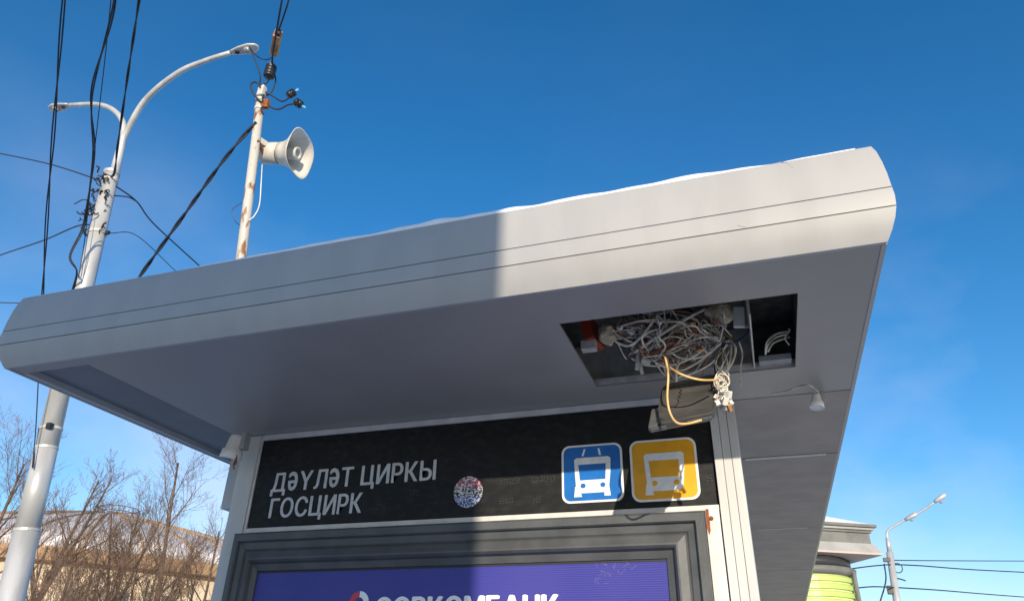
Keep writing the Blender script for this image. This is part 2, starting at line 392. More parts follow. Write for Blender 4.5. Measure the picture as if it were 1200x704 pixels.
for a, b in zip(seams[:-1], seams[1:]):
    box('soffit_panel', (JX, a+0.005, ZS+rnd.uniform(-.0015, .0015)), (XR-0.002, b-0.005, ZS+0.008), 'soffit_plank', sh)
box('seam_backing', (JX, Y1-0.06, ZS+0.0085), (XR-0.004, YB-0.02, ZS+0.014), 'seam_dark', sh)
MB().box((-0.02, 3.49, ZS-0.006), (XR-0.06, 3.512, ZS-0.0020)).build('joint_strip', 'trim_paint', sh)
MB().box((-0.02, 5.17, ZS-0.005), (XR-0.10, 5.184, ZS-0.0020)).build('joint_strip', 'trim_paint', sh)

# cavity above the opening
LW = 0.006
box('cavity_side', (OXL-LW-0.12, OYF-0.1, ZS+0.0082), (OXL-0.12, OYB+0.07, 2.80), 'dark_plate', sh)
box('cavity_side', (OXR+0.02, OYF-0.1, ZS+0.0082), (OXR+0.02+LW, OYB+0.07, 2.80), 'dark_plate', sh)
box('cavity_lip', (OXL-0.119, OYB, ZS+0.0082), (OXR+0.019, OYB+0.004, 2.632), 'galvanised', sh)
box('cavity_ledge', (OXL-0.119, OYB+0.0042, 2.628), (OXR+0.019, OYB+0.064, 2.632), 'galvanised', sh)
box('cavity_back', (OXL-0.119, OYB+0.064, 2.633), (0.055, OYB+0.068, 2.80), 'galvanised', sh)
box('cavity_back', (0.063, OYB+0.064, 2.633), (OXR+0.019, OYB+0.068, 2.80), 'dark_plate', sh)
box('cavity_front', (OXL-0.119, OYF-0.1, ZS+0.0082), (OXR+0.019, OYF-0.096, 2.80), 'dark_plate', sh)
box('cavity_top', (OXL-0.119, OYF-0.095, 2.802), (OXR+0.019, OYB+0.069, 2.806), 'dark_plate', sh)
box('divider', (0.056, 2.02, ZS+0.012), (0.0605, OYB+0.062, 2.80), 'galvanised', sh)
p = at_z(675, 408, 2.63)
box('bracket_plate', (OXL+0.012, p.y-0.012, 2.618), (OXL+0.062, p.y+0.022, 2.652), 'galvanised', sh, 0.002)
p = at_z(693, 388, 2.70); MB().obox(p, Vector((0.014, 0.0, 0.004)), Vector((0.01, 0.05, 0.0)), Vector((-0.012, 0, 0.05))).build('red_strip', 'red_plastic', sh)
box('ledge_box', (0.075, OYB-0.05, 2.612), (OXR-0.01, OYB-0.004, 2.634), 'grey_plastic', sh, 0.002)

# light snow on the roof, thicker along the right half of the front edge
def snow_mesh():
    rn = random.Random(11); nx, ny = 260, 40; V = []; F = []
    X0, X1, Yf0, Yb0 = XL+0.02, XR-0.02, YF-0.017, YB-0.01
    ph = [rn.uniform(0, 6.28) for _ in range(12)]
    def h(x, y):
        e = 0
        for k in range(9): e += sin(x*(3.1+k*6.3)+ph[k]+y*(1.3+k*2))*(0.5/(1+k*0.42))
        t = (x-X0)/(X1-X0)
        amp = 0.005+0.013*max(0, min(1, (t-0.2)/0.35))*(1 if t < 0.86 else max(0.15, 1-(t-0.86)/0.1))
        return max(0.001, amp*(0.75+0.35*e))
    for j in range(ny+1):
        y = Yf0+(Yb0-Yf0)*(j/ny)**2.5
        for i in range(nx+1):
            x = X0+(X1-X0)*i/nx
            V.append((x, y, 2.8825+h(x, y)*(0.55 if j == 0 else 1)))
    for j in range(ny):
        for i in range(nx):
            a = j*(nx+1)+i; F.append((a, a+1, a+nx+2, a+nx+1))
    k = len(V)
    for i in range(nx+1): V.append((X0+(X1-X0)*i/nx, Yf0+0.004, 2.871))
    for i in range(nx): F.append((i+1, i, k+i, k+i+1))
    k2 = len(V); V += [(X0, Yb0, 2.871), (X1, Yb0, 2.871)]
    return MB().add(V, F)
so = snow_mesh().build('snow_layer', 'snow', None, smooth=True); tag(so, 'thin crust of white snow lying on the shelter roof', 'snow', kind='stuff')

# columns, posts, beam
box('column', (-2.168, YW-0.012, 0.12), (-2.079, YW+0.2, ZS-0.002), 'column_paint', sh, 0.003)
box('column_edge', (-2.0785, YW-0.004, 0.12), (-2.068, YW+0.1, ZS-0.002), 'trim_paint', sh)
cw = (0.120-0.030)/3
for k in range(3):
    x0 = -0.1195+k*cw
    box('column_slat', (x0+0.0007, YW-0.022+0.001*(k % 2), 0.12), (x0+cw-0.0007, YW+0.16, ZS-0.002), 'column_paint', sh, 0.0015)
box('column_core', (-0.118, YW-0.012, 0.13), (-0.032, YW+0.15, ZS-0.01), 'seam_dark', sh)
box('box_wall', (-2.06, YW+0.09, 0.12), (-0.125, YW+0.2, ZS-0.002), 'fascia_paint', sh)
box('beam', (-2.430, YW+0.24, 2.345), (-2.165, YB-0.4, ZS-0.002), 'column_paint', sh)
for y in (5.2, 7.9, 10.1):
    box('post', (-0.50, y-0.04, 0.12), (-0.42, y+0.04, ZS-0.002), 'column_paint', sh, 0.003)
    box('post', (-2.15, y-0.04, 0.12), (-2.07, y+0.04, ZS-0.002), 'column_paint', sh, 0.003)
MB().box((-1.9, 5.3, 0.52), (-0.6, 9.6, 0.56)).build('bench_seat', 'column_paint', sh)
box('bench_support', (-1.75, 5.8, 0.12), (-1.69, 9.1, 0.52), 'column_paint', sh); box('bench_support', (-0.81, 5.8, 0.12), (-0.75, 9.1, 0.52), 'column_paint', sh)

# name board
bd = box('name_board', (-2.066, YW, 2.1905), (-0.1215, YW+0.085, 2.574), 'board_black', sh)
box('board_trim', (-2.066, YW-0.008, 2.5745), (-0.1215, YW+0.08, ZS-0.002), 'trim_paint', sh)
box('board_trim', (-2.066, YW-0.010, 2.1715), (-0.1215, YW+0.08, 2.1900), 'trim_paint', sh, 0.0015)
def wp(x, y, Y=YW-0.001): q = at_y(x, y, Y); return q.x, q.z
x0, z0 = wp(316, 580); x1, _ = wp(510.5, 560)
text_mesh('ДӘҮЛӘТ ЦИРКЫ', 0.083, x0, z0+0.012, YW-0.0012, x1-x0, 'lettering', 'letter_white', bd, 0.0026, radians(0.5))
x0, z0 = wp(314, 607); x1, _ = wp(423, 600)
text_mesh('ГОСЦИРК', 0.083, x0, z0, YW-0.0012, x1-x0, 'lettering', 'letter_white', bd, 0.0026, radians(0.2))
cx, cz = wp(548.5, 576); R0 = 0.061
sticker_material(cz, R0)
flat(MB(), [(cx+R0*cos(t*pi/20), cz+R0*sin(t*pi/20)) for t in range(40)], YW-0.0012, 0.001).build('round_sticker', 'sticker_print', bd)

def sign(cx, cz, w, h, col, trolley, name, lean):
    mb = MB(); mats = ['sign_white', col, 'cable_black']
    y = YW-0.0035
    def T(pts): return [(cx+(a+lean*b)*w, cz+b*h) for a, b in pts]
    flat(mb, rrect(cx, cz, w, h, 0.13*w), y, 0.0034)
    mb.cur = 1; flat(mb, rrect(cx, cz, w*0.93, h*0.93, 0.105*w), y-0.0006, 0.0005)
    mb.cur = 0
    s = 1.0
    body = [(-0.29, 0.24), (-0.25, 0.27), (0.27, 0.27), (0.31, 0.24), (0.30, 0.0), (0.27, -0.24), (0.26, -0.30), (0.20, -0.34), (-0.20, -0.34), (-0.255, -0.30), (-0.265, -0.24), (-0.28, 0.0)]
    flat(mb, T(body), y-0.0012, 0.0005)
    flat(mb, T([(-0.28, -0.22), (-0.20, -0.30), (-0.17, -0.40), (-0.30, -0.40)]), y-0.00125, 0.0004)
    if trolley: flat(mb, T([(0.27, -0.22), (0.19, -0.30), (0.19, -0.40), (0.29, -0.40)]), y-0.00125, 0.0004)
    if trolley:
        for a in (-0.13, 0.13):
            sg = 1 if a < 0 else -1
            flat(mb, T([(a-0.02-sg*0.015, 0.30), (a+0.015-sg*0.015, 0.30), (a+0.02+sg*0.015, 0.42), (a-0.01+sg*0.015, 0.42)]), y-0.0012, 0.0005)
    mb.cur = 1
    flat(mb, T([(-0.22, 0.15), (0.23, 0.15), (0.215, -0.12), (-0.20, -0.12)]), y-0.0018, 0.0005)
    for a in (-0.15, 0.17):
        flat(mb, T([(a+0.042*cos(t*pi/8), -0.215+0.042*sin(t*pi/8)) for t in range(16)]), y-0.0018, 0.0005)
    o = mb.build(name, mats, bd); return o
sign(-0.5665, 2.331, 0.2330, 0.218, 'sign_blue', True, 'trolleybus_sign', 0.0)
sign(-0.3005, 2.326, 0.2420, 0.226, 'sign_yellow', False, 'bus_sign', 0.0)

# faint residue of old lettering on the board
rr_ = random.Random(17)
for (px, py, n_) in ((586, 567, 7), (623, 565, 8), (585, 590, 5), (624, 588, 3), (440, 596, 4), (480, 580, 4), (828, 563, 2)):
    mb = MB(); X_, Z_ = wp(px, py)
    for i in range(n_):
        for j in range(3):
            w_ = rr_.uniform(0.003, 0.009); x_ = X_+i*0.012+rr_.uniform(0, .003); z_ = Z_+j*0.008+rr_.uniform(-.002, .002)
            flat(mb, [(x_, z_), (x_+w_, z_), (x_+w_, z_+0.003), (x_, z_+0.003)], YW-0.0008, 0.0006)
    mb.build('print_residue', 'residue', bd)
# light box frame: four mitred rails of a stepped moulding, then the poster
FX0, FX1, FZ1, FZ0 = -2.075, -0.172, 2.1600, 0.62; KL = 0.76
prof = [(0, 0), (0, -0.060), (0.006, -0.064), (0.030, -0.064), (0.034, -0.058), (0.036, -0.046), (0.060, -0.040), (0.066, -0.034), (0.072, -0.040), (0.098, -0.050), (0.104, -0.050), (0.112, -0.040), (0.118, -0.022), (0.142, -0.012), (0.142, 0)]
fr = None
def frame_corner(u, k): return [(FX0+u*KL, FZ1-u), (FX1-u, FZ1-u), (FX1-u, FZ0+u), (FX0+u*KL, FZ0+u)][k % 4]
frame = box('light_box', (FX0+0.01, YW+0.001, FZ0+0.01), (FX1-0.01, YW+0.088, FZ1-0.004), 'frame_paint', sh)
for side in range(4):
    V = []; n = len(prof)
    for k in (side, side+1):
        for (u, w) in prof: a = frame_corner(u, k); V.append((a[0], YW+w, a[1]))
    MB().add(V, [(i, (i+1) % n, n+(i+1) % n, n+i) for i in range(n)]+[tuple(range(n-1, -1, -1)), tuple(range(n, 2*n))]).build('frame_rail', 'frame_paint', frame)
box('gasket', (FX0+0.1425*KL, YW-0.006, FZ1-0.150), (FX1-0.1425, YW-0.001, FZ1-0.1425), 'gasket', frame)
po = box('poster', (FX0+0.143*KL, YW-0.004, FZ0+0.15), (FX1-0.143, YW-0.0012, FZ1-0.1505), 'poster_print', frame)
box('side_trim', (-0.1705, YW-0.030, 0.2), (-0.1235, YW+0.03, 2.1705), 'trim_paint', sh, 0.002)
mb = MB(); mb.lathe((-0.152, YW-0.030, 2.14), (0, -1, 0), [(0, 0.008), (0.004, 0.007), (0.006, 0.003)], 10); mb.build('rusty_screw', 'rust', sh)
mb = MB(); flat(mb, [(-0.168, 2.172), (-0.158, 2.172), (-0.158, 2.10), (-0.164, 2.085), (-0.169, 2.11)], YW-0.0312, 0.001); mb.build('rust_streak', 'rust', sh)

# poster print: ring logo and bank name (only the tops of the letters are in the picture)
yP = YW-0.0046
xa, za = wp(440, 705, yP); xb, zb = wp(655, 702, yP)
zt = wp(550, 697, yP)[1]
hgt = 0.085
text_mesh('СОВКОМБАНК', hgt, xa, zt-hgt, yP, xb-xa, 'lettering', 'poster_white', frame, 0.0055)
lx, lz = wp(422, 692, yP); lz -= 0.042
def arc(a0, a1, r0, r1, n=14): return [(lx+r1*cos(radians(a0+(a1-a0)*k/n)), lz+r1*sin(radians(a0+(a1-a0)*k/n))) for k in range(n+1)]+[(lx+r0*cos(radians(a1+(a0-a1)*k/n)), lz+r0*sin(radians(a1+(a0-a1)*k/n))) for k in range(n+1)]
mb = MB(); flat(mb, arc(96, 262, 0.020, 0.042), yP, 0.0008); mb.build('logo', 'poster_red', frame)
mb = MB(); flat(mb, arc(-82, 90, 0.020, 0.042), yP, 0.0008); mb.build('logo', 'poster_white', frame)

rr_ = random.Random(8)
for (px, py) in ((703, 661), (712, 660), (722, 662), (733, 660), (742, 663), (706, 671), (716, 673), (700, 680), (710, 684), (728, 670)):
    P = []
    for j in range(5): a_, b_ = wp(px+rr_.uniform(-5, 5), py+rr_.uniform(-4, 4), yP); P.append((a_, yP+0.0002, b_))
    MB().tube(curve(P, 3), 0.0011, 4).build('scratch', 'scratch', frame)
# scuffs on the fascia
def scuff(pts, r):
    P = []
    for x, y in pts:
        Y_ = YF-0.03
        for _ in range(6):
            q = at_y(x, y, Y_); pr = sum([b_[1] for b_ in BANDS], [])
            for (o0, z0_), (o1, z1_) in zip(pr[:-1], pr[1:]):
                if z0_ <= q.z <= z1_: Y_ = YF-(o0+(o1-o0)*(q.z-z0_)/(z1_-z0_))
        P.append(at_y(x, y, Y_))
    MB().tube(curve(P, 4), r, 5).build('scuff_mark', 'scuff', sh)
scuff([(913, 190), (922, 191), (929, 197)], 0.0009)
scuff([(864, 264), (871, 266), (874, 266)], 0.0008)

# ------------------------------------------------------------------ small devices under the roof
def device(name, label, c, aim, k=1.0, tail=True):
    """Small white camera with a hood ring, on a bracket, with a rusty cable end below."""
    t = thing(name, label, 'camera', (c.x, c.y, c.z))
    a = Vector(aim).normalized()
    pr = [(0, 0.016), (0.004, 0.024), (0.012, 0.028), (0.062, 0.035), (0.066, 0.043), (0.10, 0.047), (0.104, 0.044), (0.092, 0.038)]
    MB().lathe(c-a*0.055*k, a, [(u*k, v*k) for u, v in pr], 24).build('housing', 'white_shell', t, True)
    MB().lathe(c-a*0.055*k, a, [(0.088*k, 0.037*k), (0.090*k, 0.010*k)], 16).build('lens_plate', 'dark_plate', t)
    MB().box((c.x+0.030*k, c.y-0.008, c.z-0.01*k), (c.x+0.055*k, c.y+0.03, c.z+0.065*k)).build('bracket', 'grey_plastic', t, bevel=0.002)
    if tail:
        q = c+Vector((0.028, -0.01, -0.028)); rt = random.Random(3)
        for i in range(4):
            P = [q+Vector((rt.uniform(-.008, .008), rt.uniform(-.006, .006), -0.018*j)) for j in range(3+i % 3)]
            MB().tube(curve(P, 4), 0.0035, 6).build('cable_tail', 'rust' if i else 'cable_grey', t, True)
    return t
c0 = at_y(274, 524, 2.47); device('security_camera', 'small white cone shaped camera at the left end of the name board', c0, (-0.22, 0.12, -1))
c1 = at_y(957, 470, 2.66); device('security_camera', 'small white cone shaped camera under the soffit right of the slatted column', c1, (-0.15, -0.10, -1), 0.55, False)
def cable(name, pts, r, m, label, cat='cable', group=None, n=6, seg=6):
    o = MB().tube(curve(pts, seg), r, n).build(name, m, None, True); tag(o, label, cat, group); return o
cable('cable', [at_z(905, 461, 2.585), at_z(922, 458, 2.582), at_z(938, 452, 2.588), at_z(950, 452, 2.57), c1+Vector((0.015, 0, 0.03))], 0.0035, 'cable_grey', 'short grey cable running along the soffit to the white camera')

# ------------------------------------------------------------------ wires and parts in the ceiling opening
def cav(x, y, z):
    """A point in the opening seen at pixel x, y, at most at height z and in front of the cavity's back."""
    q = at_z(x, y, z)
    if q.y > OYB+0.045: q = at_y(x, y, OYB+0.045)
    if q.z > ZS-0.004:
        q.x = max(OXL+0.004 if q.z < ZS+0.02 else OXL-0.1, min(OXR-0.006, q.x))
        if q.y > OYB-0.006 and q.z < 2.64: q = at_y(x, y, OYB-0.008)
    return q
G_T = 'tangled cables in the ceiling opening'
rn = random.Random(21)
traced = [
    ([(706, 380, 2.72), (716, 396, 2.66), (735, 405, 2.63), (750, 396, 2.64), (768, 373, 2.70), (776, 366, 2.74)], 0.0042, 'cable_white'),
    ([(745, 412, 2.62), (770, 395, 2.64), (800, 376, 2.68), (826, 362, 2.73)], 0.0046, 'cable_white'),
    ([(752, 367, 2.76), (770, 372, 2.73), (800, 378, 2.70), (815, 384, 2.68)], 0.0032, 'cable_white'),
    ([(738, 372, 2.76), (752, 380, 2.72), (765, 392, 2.68)], 0.0032, 'cable_white'),
    ([(815, 390, 2.66), (800, 401, 2.64), (782, 412, 2.62), (770, 420, 2.61)], 0.0036, 'cable_white'),
    ([(800, 386, 2.70), (796, 378, 2.71), (806, 371, 2.72), (818, 376, 2.70), (820, 390, 2.67), (830, 402, 2.64)], 0.0030, 'cable_white'),
    ([(850, 395, 2.64), (838, 408, 2.62), (815, 426, 2.60), (795, 434, 2.58), (775, 428, 2.59), (762, 420, 2.61)], 0.0034, 'cable_white'),
    ([(845, 402, 2.62), (825, 417, 2.60), (800, 420, 2.60), (785, 412, 2.62)], 0.0032, 'cable_white'),
    ([(852, 404, 2.61), (834, 425, 2.58), (812, 437, 2.57), (795, 442, 2.55)], 0.0030, 'cable_white'),
    ([(855, 398, 2.64), (862, 408, 2.60), (858, 425, 2.54), (846, 440, 2.49), (838, 450, 2.46)], 0.0036, 'cable_white'),
    ([(866, 400, 2.62), (870, 415, 2.58), (868, 430, 2.53), (868, 452, 2.46)], 0.0030, 'cable_grey'),
    ([(857, 402, 2.62), (856, 420, 2.56), (850, 445, 2.48)], 0.0034, 'cable_grey'),
    ([(792, 362, 2.76), (806, 362, 2.75), (814, 372, 2.72), (820, 392, 2.68), (826, 402, 2.65)], 0.0050, 'cable_black'),
    ([(868, 385, 2.70), (872, 380, 2.72), (866, 372, 2.74)], 0.003, 'cable_black'),
    ([(874, 372, 2.74), (878, 385, 2.70), (870, 396, 2.67), (860, 402, 2.64)], 0.003, 'cable_blue'),
    ([(740, 420, 2.61), (760, 428, 2.60), (790, 427, 2.59), (812, 418, 2.60), (832, 404, 2.63)], 0.0032, 'cable_white'),
    ([(815, 388, 2.68), (822, 382, 2.70), (834, 380, 2.70), (842, 390, 2.67)], 0.004, 'cable_white'),
]
right_loops = [
    [(897, 412, 2.62), (899, 400, 2.65), (910, 391, 2.68), (926, 388, 2.69)],
    [(900, 412, 2.62), (906, 402, 2.65), (918, 397, 2.67), (930, 394, 2.68)],
    [(925, 404, 2.65), (920, 396, 2.67), (925, 388, 2.69), (932, 384, 2.70)],
    [(897, 415, 2.62), (900, 404, 2.64), (908, 396, 2.67), (922, 391, 2.68)],
]
lab = {'cable_white': 'thin off-white cable in the tangle filling the ceiling opening', 'cable_grey': 'thin grey cable in the tangle filling the ceiling opening',
       'cable_black': 'thick black cable crossing the tangle in the ceiling opening', 'cable_blue': 'dark blue wire beside the divider in the ceiling opening',
       'cable_brown': 'thin brown wire in the tangle filling the ceiling opening', 'cable_red': 'thin dark red wire in the tangle filling the ceiling opening'}
for pts, r, m in traced: cable('cable', [cav(*q) for q in pts], r, m, lab[m], 'cable', G_T, 6, 6)
for pts in right_loops: cable('cable', [cav(*q) for q in pts], 0.0032, 'cable_white', 'off-white cable loop in the dark compartment right of the divider', 'cable', 'cable loops in the dark compartment')
# the rest of the tangle: random springy loops inside the same bundle
hubs = [(715, 388, 2.70), (742, 376, 2.74), (755, 412, 2.62), (770, 405, 2.64), (785, 380, 2.70), (800, 400, 2.65), (820, 398, 2.66), (835, 385, 2.70), (850, 400, 2.64), (762, 372, 2.74), (775, 420, 2.61)]
for i in range(112):
    a, b = rn.sample(hubs, 2); P = []
    k = rn.randint(2, 4); bow = rn.uniform(-18, 24) if i < 74 else rn.uniform(-30, 38)
    for j in range(k+2):
        t = j/(k+1)
        P.append((a[0]+(b[0]-a[0])*t+rn.uniform(-9, 9), max(365-(a[0]-760)*0.12, a[1]+(b[1]-a[1])*t+bow*sin(pi*t)+rn.uniform(-7, 7)), a[2]+(b[2]-a[2])*t+rn.uniform(-0.03, 0.035)))
    m = rn.choice(['cable_white']*6+['cable_grey']*5+['cable_brown']*3+['cable_red']+['cable_black'])
    cable('cable', [cav(*q) for q in P], rn.uniform(0.0018, 0.0034), m, lab[m] if m != 'cable_black' else 'thin black wire in the tangle filling the ceiling opening', 'cable', G_T, 5, 5)

def lump(name, c, size, m, label, cat, seed, parent=None):
    bm = bmesh.new(); bmesh.ops.create_icosphere(bm, subdivisions=3, radius=1)
    r_ = random.Random(seed); ph = [(Vector((r_.uniform(-1, 1), r_.uniform(-1, 1), r_.uniform(-1, 1)))*r_.uniform(2, 6), r_.uniform(0, 6)) for _ in range(8)]
    for v in bm.verts:
        d = sum(sin(v.co.dot(k)+p_)*0.09 for k, p_ in ph); q = v.co*(1+d); v.co = Vector((q.x*size[0], q.y*size[1], q.z*size[2]))+c
    me = bpy.data.meshes.new(name); bm.to_mesh(me); bm.free(); me.materials.append(MATS[m])
    o = bpy.data.objects.new(name, me); COL.objects.link(o)
    if label: tag(o, label, cat)
    return o
lump('foam_lump', cav(711, 392, 2.67), (0.030, 0.026, 0.034), 'foam', 'beige foam lump beside the red strip in the ceiling opening', 'foam', 1)
lump('foam_lump', cav(843, 367, 2.72), (0.046, 0.028, 0.036), 'foam', 'large cream foam lump touching the white junction box', 'foam', 2)
def rbox(name, c, half, rot, m, label, cat, group=None, bevel=0.003):
    R = rot.to_matrix() if hasattr(rot, 'to_matrix') else Matrix.Identity(3)
    o = MB().obox(c, R @ Vector((half[0], 0, 0)), R @ Vector((0, half[1], 0)), R @ Vector((0, 0, half[2]))).build(name, m, None, bevel=bevel); tag(o, label, cat, group); return o
from mathutils import Euler
rbox('junction_box', cav(866, 372, 2.70), (0.018, 0.012, 0.034), Euler((0.2, 0.1, 0.05)), 'white_plastic', 'small white junction box beside the larger foam lump', 'box')
rbox('terminal_rail', cav(874, 364, 2.745), (0.012, 0.010, 0.060), Euler((0.1, 0.1, 0)), 'grey_plastic', 'grey wiring duct against the divider in the ceiling opening', 'wiring duct')
rbox('connector', cav(692, 402, 2.66), (0.008, 0.006, 0.007), Euler((0.3, 0.2, 0.4)), 'white_plastic', 'tiny white connector near the beige foam lump', 'connector')
rbox('connector', cav(747, 424, 2.60), (0.007, 0.006, 0.028), Euler((0.2, 0.12, 0.2)), 'cable_grey', 'long grey plug hanging from the cable tangle', 'connector')
rbox('connector', cav(751, 431, 2.585), (0.006, 0.005, 0.022), Euler((0.1, -0.2, 0.5)), 'cable_grey', 'short grey plug hanging beside the longer plug', 'connector')
rbox('connector', cav(757, 423, 2.60), (0.016, 0.008, 0.008), Euler((0.1, 0.35, 0.3)), 'white_plastic', 'white terminal block above the two grey plugs', 'connector')
rbox('connector', cav(829, 393, 2.665), (0.014, 0.010, 0.010), Euler((0.5, 0.3, 0.2)), 'white_plastic', 'pale terminal block under the larger foam lump', 'connector')

rk = random.Random(31)
for i in range(16):
    q = cav(rk.uniform(725, 862), rk.uniform(378, 432), rk.uniform(2.60, 2.70))
    rbox('connector', q, (rk.uniform(.005, .011), rk.uniform(.004, .007), rk.uniform(.005, .009)), Euler((rk.uniform(-.7, .7), rk.uniform(-.7, .7), rk.uniform(-.9, .9))), rk.choice(['white_plastic', 'white_plastic', 'cable_grey', 'brass']),
         'tiny pale terminal caught in the cable tangle of the ceiling opening', 'connector', 'tiny terminals in the cable tangle', 0.001)

# hanging lamp cover below the opening
def lid():
    cTL, cTR, cBR, cBL = at_y(776, 453, 2.20), at_y(842, 437, 2.20), at_y(839, 485, 2.085), at_y(768, 497, 2.07)
    c = (cTL+cTR+cBR+cBL)/4; ax = ((cTR-cTL)+(cBR-cBL))/4; ay = ((cTL-cBL)+(cTR-cBR))/4
    nrm = ax.cross(ay).normalized()
    if nrm.y > 0: nrm = -nrm
    t = thing('lamp_cover', 'dark grey plastic lamp cover dangling below the ceiling opening', 'lamp cover', tuple(c))
    def outline(k, off, n=5):
        out = []
        for (sx, sy, a0) in ((1, 1, 0), (-1, 1, 90), (-1, -1, 180), (1, -1, 270)):
            for q in range(n+1):
                th = radians(a0+90*q/n); r = 0.30
                out.append(c+ax*k*(sx*(1-r)+r*cos(th))+ay*k*(sy*(1-r)+r*sin(th))+nrm*off)
        return out
    def loft(rings, name, m):
        V = [p for r in rings for p in r]; n = len(rings[0]); F = []
        for i in range(len(rings)-1):
            for k in range(n): F.append((i*n+k, i*n+(k+1) % n, (i+1)*n+(k+1) % n, (i+1)*n+k))
        F.append(tuple(range(n))); F.append(tuple((len(rings)-1)*n+k for k in range(n)))
        o = MB().add(V, F).build(name, m, t); return o
    loft([outline(0.90, 0.0), outline(0.93, 0.004), outline(0.985, 0.004), outline(1.0, 0.0), outline(1.0, -0.018), outline(0.9, -0.03)], 'cover_shell', 'lid_plastic')
    loft([outline(0.885, 0.0012), outline(0.88, 0.0024)], 'cover_face', 'lid_plastic')
    # clip at the lower left
    a = c-ax*1.10-ay*0.55-nrm*0.012
    MB().obox(a, ax*0.16, ay*0.45, nrm*0.010).build('side_clip', 'lid_side', t, bevel=0.004)
    MB().obox(c-ay*1.05+ax*0.45-nrm*0.010, ax*0.40, ay*0.035, nrm*0.006).build('edge_strip', 'lid_side', t, bevel=0.001)
    MB().obox(c-ay*1.0-ax*0.92-nrm*0.014, ax*0.26, ay*0.05, nrm*0.006).build('edge_strip', 'lid_side', t, bevel=0.001)
    # handwritten mark
    w = [(-0.32, 0.55), (-0.25, 0.45), (-0.33, 0.38), (-0.24, 0.28), (-0.34, 0.2), (-0.26, 0.1), (-0.34, 0.02), (-0.30, -0.12), (-0.42, -0.35)]
    MB().tube(curve([c+ax*p_+ay*q+nrm*0.0030 for p_, q in w], 4), 0.0016, 5).build('pen_mark', 'cable_black', t)
    return c, ax, ay, nrm
lc, lax, lay, lnr = lid()
# supports that hold it: a pale strap and the wires
cable('cable', [cav(795, 422, 2.58), at_y(793, 435, 2.20), lc+lay*0.95-lax*0.5-lnr*0.006], 0.004, 'cable_white', 'pale strap holding the dangling lamp cover', 'cable')
cable('cable', [cav(852, 395, 2.64), cav(845, 410, 2.60), at_y(839, 430, 2.16), lc+lay*0.8+lax*0.98-lnr*0.008], 0.0060, 'cable_black', 'thick black cable running down to the dangling lamp cover', 'cable')
yo = 1.99
cable('cable', [cav(775, 412, 2.62), at_y(780, 421, yo), at_y(783, 440, yo), at_y(782, 465, yo), at_y(785, 483, yo), at_y(793, 495, yo+0.02), at_y(806, 496, yo+0.05), at_y(822, 492, 2.06)], 0.0036, 'cable_orange', 'yellow orange cable looping down over the lamp cover', 'cable', seg=8)
cable('cable', [cav(778, 424, 2.59), at_y(790, 434, 2.0), at_y(805, 441, 1.98), at_y(822, 445, 2.0), at_y(840, 445, 2.06)], 0.0034, 'cable_orange', 'sunlit peach cable sagging above the lamp cover', 'cable', seg=8)
# cluster of connectors hanging beside the cover
cl = thing('connector_cluster', 'cluster of cream and brass connectors hanging beside the lamp cover', 'connectors', tuple(at_y(847, 465, 2.12)))
rq = random.Random(5)
for i, (x, y, hx, hy, hz, m) in enumerate([(846, 458, .011, .008, .008, 'white_plastic'), (853, 462, .010, .008, .011, 'white_plastic'), (850, 470, .008, .006, .012, 'white_plastic'), (841, 472, .007, .006, .009, 'white_plastic'),
        (848, 478, .010, .007, .009, 'cable_grey'), (855, 478, .006, .006, .011, 'brass'), (843, 455, .006, .005, .007, 'cable_white'), (856, 471, .006, .005, .010, 'white_plastic'), (839, 465, .006, .005, .008, 'cable_grey')]):
    R = Euler((rq.uniform(-.6, .6), rq.uniform(-.6, .6), rq.uniform(-.6, .6))).to_matrix()
    MB().obox(at_y(x, y, 2.11+rq.uniform(-.02, .02)), R @ Vector((hx, 0, 0)), R @ Vector((0, hy, 0)), R @ Vector((0, 0, hz))).build('terminal', m, cl, bevel=0.0015)
for i in range(9):
    P = [cav(850+rq.uniform(-5, 8), 404+rq.uniform(-3, 6), 2.62)]+[at_y(846+rq.uniform(-9, 10), y_, 2.13+rq.uniform(-.03, .03)) for y_ in (425, 442, 455, 468)]
    MB().tube(curve(P, 5), 0.0017, 5).build('lead', rq.choice(['cable_white', 'cable_grey', 'cable_white']), cl, True)
for i in range(5):
    q = at_y(845+rq.uniform(-3, 4), 447+rq.uniform(-6, 8), 2.10); r_ = rq.uniform(0.012, 0.022)
    MB().tube([q+Vector((r_*cos(t*pi/7), rq.uniform(-.002, .002)+0.006*sin(t), r_*1.2*sin(t*pi/7))) for t in range(15)], 0.0016, 5).build('lead', 'cable_white', cl, True)

# ------------------------------------------------------------------ street lamp behind the shelter
def vertical_at(xb, yb, D):
    q = at_d(xb, yb, D); return q
LB = at_d(12, 704, 10.0); LT = at_d(131, 203, 10.0)
lean = (LT-LB)/(LT.z-LB.z); base = LB-lean*LB.z
lamp = thing('street_lamp', 'tall silver painted street lamp with two curved arms', 'street lamp', (base.x, base.y, 0))
def pole_at(z): return base+lean*z
def seg_r(z): return 0.150-0.0085*z if z > 0 else 0.15
zz = [0, 1.2, 3.14, 3.15]
MB().tube([pole_at(0), pole_at(3.10)], [0.148, 0.134], 28).build('pole_section', 'lamp_post_paint', lamp, True)
MB().tube([pole_at(3.10), pole_at(4.04)], [0.128, 0.122], 28).build('pole_section', 'lamp_post_paint', lamp, True)
MB().tube([pole_at(4.04), pole_at(LT.z)], [0.119, 0.100], 28).build('pole_section', 'lamp_post_paint', lamp, True)
def ring(z, r, h=0.03, nm='ring_band', m='lamp_post_paint'):
    MB().lathe(pole_at(z), lean, [(0, r-0.012), (0, r), (h, r), (h, r-0.012)], 28).build(nm, m, lamp)
